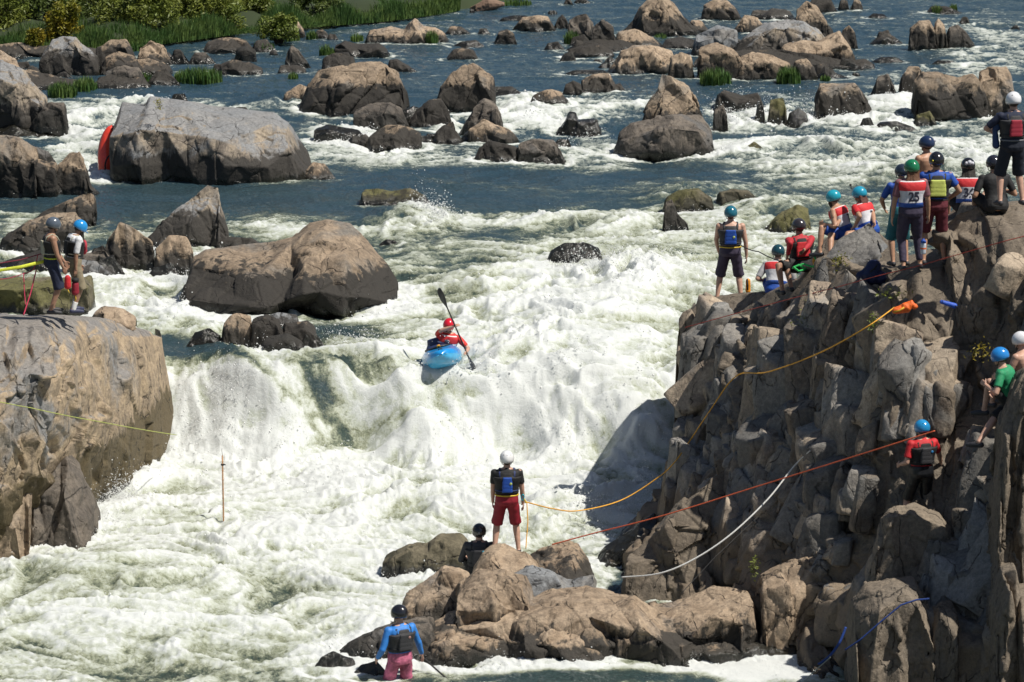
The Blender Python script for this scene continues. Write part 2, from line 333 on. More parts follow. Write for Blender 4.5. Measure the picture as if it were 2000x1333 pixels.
    hb2 = t.math('ADD', t.math('MULTIPLY', hb, t.mapr(F1, 0.3, 0.9, 0.15, 0.55)), t.math('MULTIPLY', t.math('MULTIPLY', rp, 0.060), t.mapr(F1, 0.45, 0.85, 1.0, 0.08)))
    l.new(t.bump(hb2, 1.0, 1.0), bs.inputs['Normal'])
    o = link('water', me, m); tag(o, kind='structure')
    # spray: drops thrown up over the white water
    rng = np.random.default_rng(5)
    pot = np.clip(f - 0.85, 0, 1) ** 1.2 * (y < 108); pot = pot * (1 + 3.0 * drop) * (y / 60.0)
    pot = pot * np.where(gn2(x * 1.3, y * 1.3, 77) > 0.12, 1.0, 0.12)
    pot = pot * (1 - pool)
    extra = [(190,960,40,26,60),(235,915,20,18,70),(110,1030,60,14,40),(270,880,30,14,50),(400,840,80,80,6),(1190,1010,60,30,22),(1280,970,20,50,20),(860,735,50,20,22),(860,440,14,8,60),(1180,525,60,14,26),
             (940,740,30,25,14),(700,670,60,20,8),(1330,540,60,30,8),(1230,560,80,26,8),(1120,265,50,16,10),(1450,215,50,22,10),(1560,215,60,22,10),(320,520,30,20,14)]
    for (p, q, rx, ry, v) in extra: pot = pot + 0.05 * v * np.exp(-(((px - p) / rx) ** 2 + ((py - q) / ry) ** 2))
    ids = rng.choice(len(x), 42000, p=pot / pot.sum())
    hgt = rng.exponential(0.07, len(ids)) * (0.5 + 1.2 * np.clip(pot[ids], 0, 1.5)); rad = 0.003 + rng.exponential(0.0036, len(ids)); rad = np.minimum(rad, 0.018) * (y[ids] / 64.0)
    cen = V[ids] + np.stack([rng.normal(0, .05, len(ids)), rng.normal(0, .05, len(ids)), hgt], 1)
    octv = np.array([[1, 0, 0], [-1, 0, 0], [0, 1, 0], [0, -1, 0], [0, 0, 1], [0, 0, -1]], float); octf = np.array([[0, 2, 4], [2, 1, 4], [1, 3, 4], [3, 0, 4], [2, 0, 5], [1, 2, 5], [3, 1, 5], [0, 3, 5]])
    VV = (cen[:, None, :] + octv[None] * rad[:, None, None] * rng.uniform(.6, 1.5, (len(ids), 1, 3))).reshape(-1, 3)
    FF = (np.arange(len(ids))[:, None, None] * 6 + octf[None]).reshape(-1, 3)
    sm = simple('spray drops', (0.75, 0.76, 0.75), 0.3)
    o = link('spray', npmesh('spray', VV, FF, True), sm); tag(o, 'fine white spray thrown up over the rapids', 'spray', kind='stuff')
    return V, f, nu, nv
# ================================================================ rocks
SEC = {  # cross-sections, from the near waterline over the crest to the far side: (depth, height)
 'b': [(-.88, 0), (-1, .35), (-.86, .78), (-.45, .97), (.1, 1), (.6, .85), (.95, .4), (1, 0)],
 'p': [(-1, 0), (-.8, .35), (-.45, .72), (-.15, .96), (0, 1), (.35, .8), (.75, .35), (1, 0)],
 'd': [(-1, 0), (-.93, .4), (-.7, .74), (-.3, .96), (0, 1), (.4, .92), (.85, .5), (1, 0)],
 's': [(-1, 0), (-.97, .4), (-.75, .62), (-.2, .88), (.2, 1), (.6, .85), (.95, .4), (1, 0)],
 'o': [(-.55, -.05), (-.8, .2), (-1, .44), (-.62, .70), (-.1, .95), (.12, 1), (.6, .8), (1, 0)],
 't': [(-.96, 0), (-1, .42), (-.92, .70), (-.35, .96), (.2, 1), (.7, .9), (1, .35), (1, 0)],
 'w': [(-1, 0), (-.98, .55), (-.92, .93), (-.5, 1), (.2, 1), (.8, .9), (1, .4), (1, 0)],
}
FOOT = []
def pl_resample(pts, n):
    p = np.array(pts, float); d = np.r_[0, np.cumsum(np.hypot(*np.diff(p, axis=0).T))]
    t = np.linspace(0, d[-1], n); return np.stack([np.interp(t, d, p[:, 0]), np.interp(t, d, p[:, 1])], 1)
def facet(G, N, scale, amp, seed, crack=0.06, aniso=(1, 1, 1), rot=0.0, shape=None):
    P = G.reshape(-1, 3).copy()
    if rot: c, s = math.cos(rot), math.sin(rot); P = np.stack([P[:, 0] * c + P[:, 2] * s, P[:, 1], -P[:, 0] * s + P[:, 2] * c], 1)
    P = P / scale * np.array(aniso)
    P = P + 0.10 * np.stack([gn3(P * 1.3, seed + 60), gn3(P * 1.3, seed + 61), gn3(P * 1.3, seed + 62)], 1)
    d, e = voro(P, seed)
    h = amp * d - crack * amp * 3 * (1 - sstep(0, 0.13, e))
    h = h.reshape(G.shape[:2])
    if shape is not None: h = h * shape
    return G + N * h[..., None]
def fast_smooth(G, k=1):
    for _ in range(k):
        G[1:-1] = 0.5 * G[1:-1] + 0.25 * (G[:-2] + G[2:])
        G[:, 1:-1] = 0.5 * G[:, 1:-1] + 0.25 * (G[:, :-2] + G[:, 2:])
    return G
def rock(label, style, yb, prof, sec='b', zc=None, D=None, seed=None, cuts=8, name='boulder', cat='boulder', group=None, rough=1.0, zbase=None, res=None):
    pts = [tuple(prof[i:i + 2]) for i in range(0, len(prof), 2)]
    if seed is None: seed = int(abs(pts[0][0] * 13 + pts[0][1] * 7 + yb * 3)) % 9973
    rg = random.Random(seed)
    x0, x1 = pts[0][0], pts[-1][0]; ym = min(p[1] for p in pts); xm = 0.5 * (x0 + x1)
    water = zc is None
    zf = hit(xm, yb) if water else zc
    s = F / zf; w = (x1 - x0) / s; h = max((yb - ym), 4) / s
    if D is None: D = min(max(0.34 * w, 0.3 * h), 1.15 * h + 0.25, 1.9)
    zC = zf + D * (0.85 if water else 0.0)
    if not water: zC = zf + D
    c0 = at(xm, yb, zf)
    zb = zbase if zbase is not None else (float(wlev(c0[0], c0[1])) - 0.35 if water else c0[2] - 0.1)
    wz = float(wlev(c0[0], c0[1])) if water else -50.0
    res = res or (2.3 if s > 85 else (2.0 if s > 68 else 1.8))
    L = sum(math.hypot(pts[i + 1][0] - pts[i][0], pts[i + 1][1] - pts[i][1]) for i in range(len(pts) - 1))
    nu = int(min(max(L / res, 22), 420)); sp = (D * 2 + 2.2 * (h + 0.3)) * s
    nv = int(min(max(sp / res * .85, 18), 330))
    # coarse angular cage: one section per outline corner, few corners per section, all jittered
    cp = [pts[0]]
    seg = max(0.42 * (x1 - x0), 1) if len(pts) > 9 else max(.34 * (x1 - x0), 1)
    for k in range(1, len(pts)):
        p, q = cp[-1], pts[k]; L_ = math.hypot(q[0] - p[0], q[1] - p[1]); m_ = int(L_ // seg)
        for t_ in range(m_): f_ = (t_ + 1) / (m_ + 1); cp.append((p[0] + (q[0] - p[0]) * f_, p[1] + (q[1] - p[1]) * f_))
        cp.append(q)
    KU = len(cp); sc0 = SEC[sec]; KV = len(sc0)
    C = np.array([at(p_[0], p_[1], zC) for p_ in cp]); H = np.maximum(C[:, 2] - zb, 0.02); hm = H.max()
    CG = np.zeros((KU, KV, 3)); j = .27 * min(rough, 1.2)
    for i_ in range(KU):
        e_ = min(i_, KU - 1 - i_); dd = (.30, .72, .95, 1.0)[min(e_, 3)] * (.4 + .6 * (H[i_] / hm) ** .5) * rg.uniform(.8, 1.08)
        gap = (C[min(i_ + 1, KU - 1), 0] - C[max(i_ - 1, 0), 0]) * .5
        for j_ in range(KV):
            a_, b_ = sc0[j_]; crest = b_ > .985
            if not crest and 0 < b_: a_ += rg.uniform(-j * .9, j * .8); b_ += rg.uniform(-j * .55, j * .35); b_ = min(b_, .97)
            if crest: a_ += rg.uniform(-.12, .3)
            xo = 0 if crest else rg.uniform(-.42, .42) * abs(gap) * (0 if e_ == 0 else 1) * rough
            CG[i_, j_] = (C[i_, 0] + xo, C[i_, 1] + a_ * D * dd, zb + b_ * H[i_])
    du_ = np.r_[0, np.cumsum([max(math.hypot(cp[k + 1][0] - cp[k][0], cp[k + 1][1] - cp[k][1]), .5) for k in range(KU - 1)])]
    tu = np.interp(np.linspace(0, du_[-1], nu), du_, np.arange(KU)); dsc = np.array(sc0); dv_ = np.r_[0, np.cumsum(np.maximum(np.hypot(*np.diff(dsc, axis=0).T), .08))]
    tv = np.interp(np.linspace(0, dv_[-1], nv), dv_, np.arange(KV))
    iu = np.clip(np.floor(tu).astype(int), 0, KU - 2); iv = np.clip(np.floor(tv).astype(int), 0, KV - 2); fu = (tu - iu)[:, None, None]; fv = (tv - iv)[None, :, None]
    A00 = CG[iu][:, iv]; A10 = CG[iu + 1][:, iv]; A01 = CG[iu][:, iv + 1]; A11 = CG[iu + 1][:, iv + 1]
    diag = ((iu[:, None] * 7 + iv[None, :] * 13 + seed) % 3 > 0)[..., None]
    t1 = np.where(fu + fv < 1, A00 + (A10 - A00) * fu + (A01 - A00) * fv, A11 + (A01 - A11) * (1 - fu) + (A10 - A11) * (1 - fv))
    t2 = np.where(fu > fv, A00 + (A10 - A00) * fu + (A11 - A10) * fv, A00 + (A01 - A00) * fv + (A11 - A01) * fu)
    G = fast_smooth(np.where(diag, t1, t2), 1)
    b = np.interp(tv, np.arange(KV), dsc[:, 1])[None]; u = np.linspace(0, 1, nu)
    N = gridnorm(fast_smooth(G.copy(), 4)); cen = np.array([C[:, 0].mean(), C[:, 1].mean(), zb + 0.3 * hm])
    flip = ((G - cen) * N).sum() < 0
    if flip: N = -N
    size = min(w, max(h, 0.25) * 1.6, 3.0)
    mid = np.clip(4 * u * (1 - u), 0, 1)[:, None] ** 0.5 * (1 - .55 * sstep(.75, 1, b))
    if size > .9: G = facet(G, N, 0.42 * size, 0.040 * size * rough, seed + 1, .05, (1, 1, .7), rg.uniform(-.5, .5), mid)
    # keep the overall size the outline asks for
    gx0, gx1 = G[:, :, 0].min(), G[:, :, 0].max(); c0x, c1x = C[:, 0].min(), C[:, 0].max()
    G[:, :, 0] = c0x + (G[:, :, 0] - gx0) * (c1x - c0x) / (gx1 - gx0)
    G[:, :, 2] = zb + (G[:, :, 2] - zb) * (hm / max(G[:, :, 2].max() - zb, .05))
    N2 = gridnorm(G); N2 = -N2 if flip else N2
    G = facet(G, N2, 0.20 * size, 0.030 * size * rough, seed + 2, .10, (1, 1, .6), rg.uniform(-.6, .6), mid)
    P = G.reshape(-1, 3)
    nz = fbm3(P / (0.35 * size), 4, seed + 3).reshape(nu, nv) * 0.012 * size + gn3(P * 9, seed + 9).reshape(nu, nv) * 0.005 + gn3(P * 22, seed + 19).reshape(nu, nv) * 0.003
    G = G + N2 * (nz * rough)[..., None]
    wl = G[:, :, 2] - wz if water else np.full((nu, nv), 9.0)
    me = npmesh(name, G.reshape(-1, 3), gridq(nu, nv)[:, ::(-1 if flip else 1)], True, {'wl': wl.ravel()})
    o = link(name, me, RM[style]())
    tag(o, label, cat, group)
    if water: FOOT.append((C[:, 0].mean(), C[:, 1].mean() - 0.1 * D, w / 2, D * .9))
    return o

def sheet(name, xs, ys, Z, mat, amp, top, left, right, res=2.3, seed=5, scales=(1.2, .45, .16), aniso=(1, 1, .5), rot=0.25, calm=(), xr=None, nchis=300, chs=(16, 60), tilt=.45, off=.10, bias=.6, backs=None):
    """a big rock mass from a coarse table of depths; rows run from the top edge down"""
    xs = np.array(xs, float); ys = np.array(ys, float); Z = np.array(Z, float); rg = random.Random(seed)
    X0, X1 = xr; nu = int((X1 - X0) / res); nv = int((ys[-1] - min(o[1] for o in top)) / res)
    ot = np.array(top, float); u = np.linspace(0, 1, nu); X = X0 + (X1 - X0) * u
    tp = np.interp(X, ot[:, 0], ot[:, 1]); v = np.linspace(0, 1, nv)
    PY = tp[:, None] + (ys[-1] - tp[:, None]) * v[None]
    PX = np.repeat(X[:, None], nv, 1)
    if left is not None: l = np.array(left, float); PX = PX + (np.interp(PY, l[:, 0], l[:, 1]) - X0) * ((1 - u) ** 4)[:, None]
    if right is not None: l = np.array(right, float); PX = PX + (np.interp(PY, l[:, 0], l[:, 1]) - X1) * (u ** 4)[:, None]
    ix = np.interp(PX, xs, np.arange(len(xs))); iy = np.interp(PY, ys, np.arange(len(ys)))
    i = np.floor(np.clip(ix, 0, len(xs) - 1.001)).astype(int); fx = np.clip(ix, 0, len(xs) - 1.001) - i
    j = np.floor(np.clip(iy, 0, len(ys) - 1.001)).astype(int); fy = np.clip(iy, 0, len(ys) - 1.001) - j
    z = (Z[j, i] * (1 - fx) + Z[j, i + 1] * fx) * (1 - fy) + (Z[j + 1, i] * (1 - fx) + Z[j + 1, i + 1] * fx) * fy
    a = (PX - 1000) / F; b = (PY - 666.5) / F
    G = np.stack([a * z, z * (CP - b * SP), CZ - z * (SP + b * CP)], 2)
    back = []
    for (dy, dz) in backs or [(.15, -.02), (.4, -.05), (.8, -.12), (1.2, -.3), (1.7, -.7), (2.2, -1.3), (2.5, -2.2), (2.6, -3.4), (2.7, -4.8)]:
        r = G[:, 0:1].copy(); r[:, :, 1] += dy; r[:, :, 2] += dz; back.append(r)
    G = np.concatenate(back[::-1] + [G], 1)
    if left is not None:
        G = np.concatenate([G[0:1] + np.array([.02 * k, .12 * k, 0]) for k in range(20, 0, -1)] + [G], 0)
    if right is not None:
        G = np.concatenate([G] + [G[-1:] + np.array([-.02 * k, .12 * k, 0]) for k in range(1, 21)], 0)
    G = fast_smooth(G, 3); N0 = gridnorm(fast_smooth(G.copy(), 10)); flip = N0[:, :, 1].mean() > 0
    if flip: N0 = -N0
    du = np.linalg.norm(np.gradient(G, axis=0), axis=2); dv = np.linalg.norm(np.gradient(G, axis=1), axis=2)
    st = np.clip(0.07 / np.maximum(du, 1e-6), 0, 1) * np.clip(0.10 / np.maximum(dv, 1e-6), 0.25, 1)
    mask = st.copy()
    for (cx, cy, cz_, r) in calm:
        q = at(cx, cy, cz_); d = np.sqrt(((G - q) ** 2).sum(2)); mask = mask * (0.10 + 0.90 * sstep(r * .5, r * 1.4, d))
    mask = mask * np.r_[np.full(9, .3), np.clip(np.arange(G.shape[1] - 9) / 35.0, .12, 1)][None, :]
    if right is not None: mask[-30:] *= .05; G[-30:, :12, 2] -= .12
    G = facet(G, N0, scales[0], amp[0], seed, .04, aniso, rot, mask)
    NU, NV = G.shape[:2]; II, JJ = np.meshgrid(np.arange(NU), np.arange(NV), indexing='ij')
    order = sorted([chs[0] + (chs[1] - chs[0]) * rg.random() ** 1.7 for _ in range(nchis)], reverse=True)
    for sz in order:
        ci = rg.randrange(60 if left is not None else 0, NU - (70 if right is not None else 0)); cj = rg.randrange(45, NV); h = int(sz * 2.2)
        i0, i1, j0, j1 = max(0, ci - h), min(NU, ci + h), max(0, cj - h), min(NV, cj + h)
        sub = G[i0:i1, j0:j1]; di = II[i0:i1, j0:j1] - ci; dj = JJ[i0:i1, j0:j1] - cj
        an = rg.uniform(-.45, .25) + .1; ca, sa = math.cos(an), math.sin(an)
        p_ = (di * ca + dj * sa) / (sz * .55); q_ = (-di * sa + dj * ca) / (sz * 1.7)
        sk = rg.uniform(-.5, .5); dd = np.maximum(np.maximum(np.abs(p_ + sk * q_), np.abs(q_)), 0.74 * (np.abs(p_) + np.abs(q_)))
        w = (1 - sstep(0.86, 1.0, dd)) * mask[i0:i1, j0:j1]
        if right is not None: w = w * sstep(NU - 22, NU - 60, II[i0:i1, j0:j1].astype(float))
        n = N0[ci, cj] * (1 - bias) + np.array([.12, -1, .3]) * bias + np.array([rg.uniform(-1, 1) * tilt, 0, rg.uniform(-.8, 1) * tilt]); n /= np.linalg.norm(n)
        m_ = w > .5
        if m_.sum() < 9: continue
        v0 = sub[m_].mean(0) + N0[ci, cj] * rg.uniform(-off, off) * sz / 40
        e = (sub - v0) @ n
        G[i0:i1, j0:j1] = sub - (np.clip(e, -.5, .5) * w * .93)[..., None] * n
    N1 = gridnorm(fast_smooth(G.copy(), 5)); N1 = -N1 if flip else N1
    G = facet(G, N1, scales[1], amp[1], seed + 7, .10, aniso, -rot * .6, mask)
    G = facet(G, N1, scales[2], amp[2], seed + 14, .14, aniso, rot, mask)
    P = G.reshape(-1, 3); h = (fbm3(P / .4, 3, seed + 40) * .010 + gn3(P * 14, seed + 50) * .004).reshape(G.shape[:2]); G = G + N1 * h[..., None]
    pxx, pyy = proj(G[:, :, 0], G[:, :, 1], G[:, :, 2]); ex = np.interp(pxx, ot[:, 0], ot[:, 1]) - 7 - pyy
    if right is not None: G[:, :, 2] -= np.clip(ex, 0, 80) * (pxx > 150) * .011
    q = gridq(*G.shape[:2])
    if flip: q = q[:, ::-1]
    me = npmesh(name, G.reshape(-1, 3), q, True, {'wl': G[:, :, 2].ravel()})
    return link(name, me, mat), G
TN = []; TV = []
def block_bm(bm0, c, size, yaw, lean, pitch, rg, cuts=2):
    """one angular broken block: a convex hull with slightly worn edges, added to bm0"""
    bm = bmesh.new(); w, d, h = size; sx_, sy_ = rg.uniform(-.45, .45), rg.uniform(.0, .5)
    for lz, sh_ in ((-.5, 1.0), (-.15, 1.0), (.22, .97), (.5, rg.uniform(.78, 1.0))):
        k = 7; ph = rg.uniform(0, 1)
        for i in range(k):
            a = 2 * math.pi * (i + ph + rg.uniform(-.25, .25)) / k; r = 1 / max(abs(math.cos(a)), abs(math.sin(a))) ** .75
            bm.verts.new((.5 * w * r * math.cos(a) * sh_ * rg.uniform(.8, 1.05), .5 * d * r * math.sin(a) * sh_ * rg.uniform(.8, 1.05), h * lz + (rg.uniform(-.08, .03) * h + w * math.cos(a) * sx_ * .5 + d * math.sin(a) * sy_ * .5 if lz == .5 else 0)))
    r = bmesh.ops.convex_hull(bm, input=bm.verts)
    bmesh.ops.delete(bm, geom=list({e for e in r['geom_interior'] if isinstance(e, bmesh.types.BMVert)}), context='VERTS')
    bmesh.ops.dissolve_limit(bm, angle_limit=R(17), verts=bm.verts[:], edges=bm.edges[:])
    bmesh.ops.bevel(bm, geom=bm.edges[:], offset=rg.uniform(.010, .028), offset_type='OFFSET', segments=1, affect='EDGES', profile=.5)
    M = Matrix.Translation(Vector(c)) @ Matrix.Rotation(lean, 4, 'Y') @ Matrix.Rotation(pitch, 4, 'X') @ Matrix.Rotation(yaw, 4, 'Z')
    bmesh.ops.transform(bm, matrix=M, verts=bm.verts)
    bmesh.ops.triangulate(bm, faces=bm.faces[:]); TN.append(rg.random())
    for _ in range(3):
        es = [e for e in bm.edges if e.calc_length() > .14]
        if es: bmesh.ops.subdivide_edges(bm, edges=es, cuts=1, use_grid_fill=False); bmesh.ops.triangulate(bm, faces=[f for f in bm.faces if len(f.verts) > 3])
    TV.extend([TN[-1]] * len(bm.verts)); me = bpy.data.meshes.new('t'); bm.to_mesh(me); bm.free(); bm0.from_mesh(me); bpy.data.meshes.remove(me)
def blocks_obj(name, specs, mat, seed=1, smooth=True, wz=0.0):
    bm = bmesh.new(); TV.clear()
    for sp in specs: block_bm(bm, *sp)
    tn = np.array(TV, np.float32)
    bmesh.ops.recalc_face_normals(bm, faces=bm.faces[:]); bm.normal_update()
    n = len(bm.verts); P = np.array([v.co for v in bm.verts]); N = np.array([v.normal for v in bm.verts])
    h = fbm3(P * 2.2, 4, seed) * .014 + gn3(P * 13, seed + 4) * .006
    d, e = voro(P * np.array([2.4, 2.4, 1.3]), seed + 8); h = h + .014 * d - .035 * (1 - sstep(0, .12, e))
    P = P + N * h[:, None]
    for v, p in zip(bm.verts, P): v.co = p
    me = bpy.data.meshes.new(name); bm.to_mesh(me); bm.free()
    me.polygons.foreach_set('use_smooth', np.full(len(me.polygons), smooth))
    t = me.attributes.new('wl', 'FLOAT', 'POINT'); t.data.foreach_set('value', (P[:, 2] - wz).astype(np.float32))
    if len(tn) == n: t = me.attributes.new('tint', 'FLOAT', 'POINT'); t.data.foreach_set('value', tn)
    else: print('TINT MISMATCH', len(tn), n)
    return link(name, me, mat)
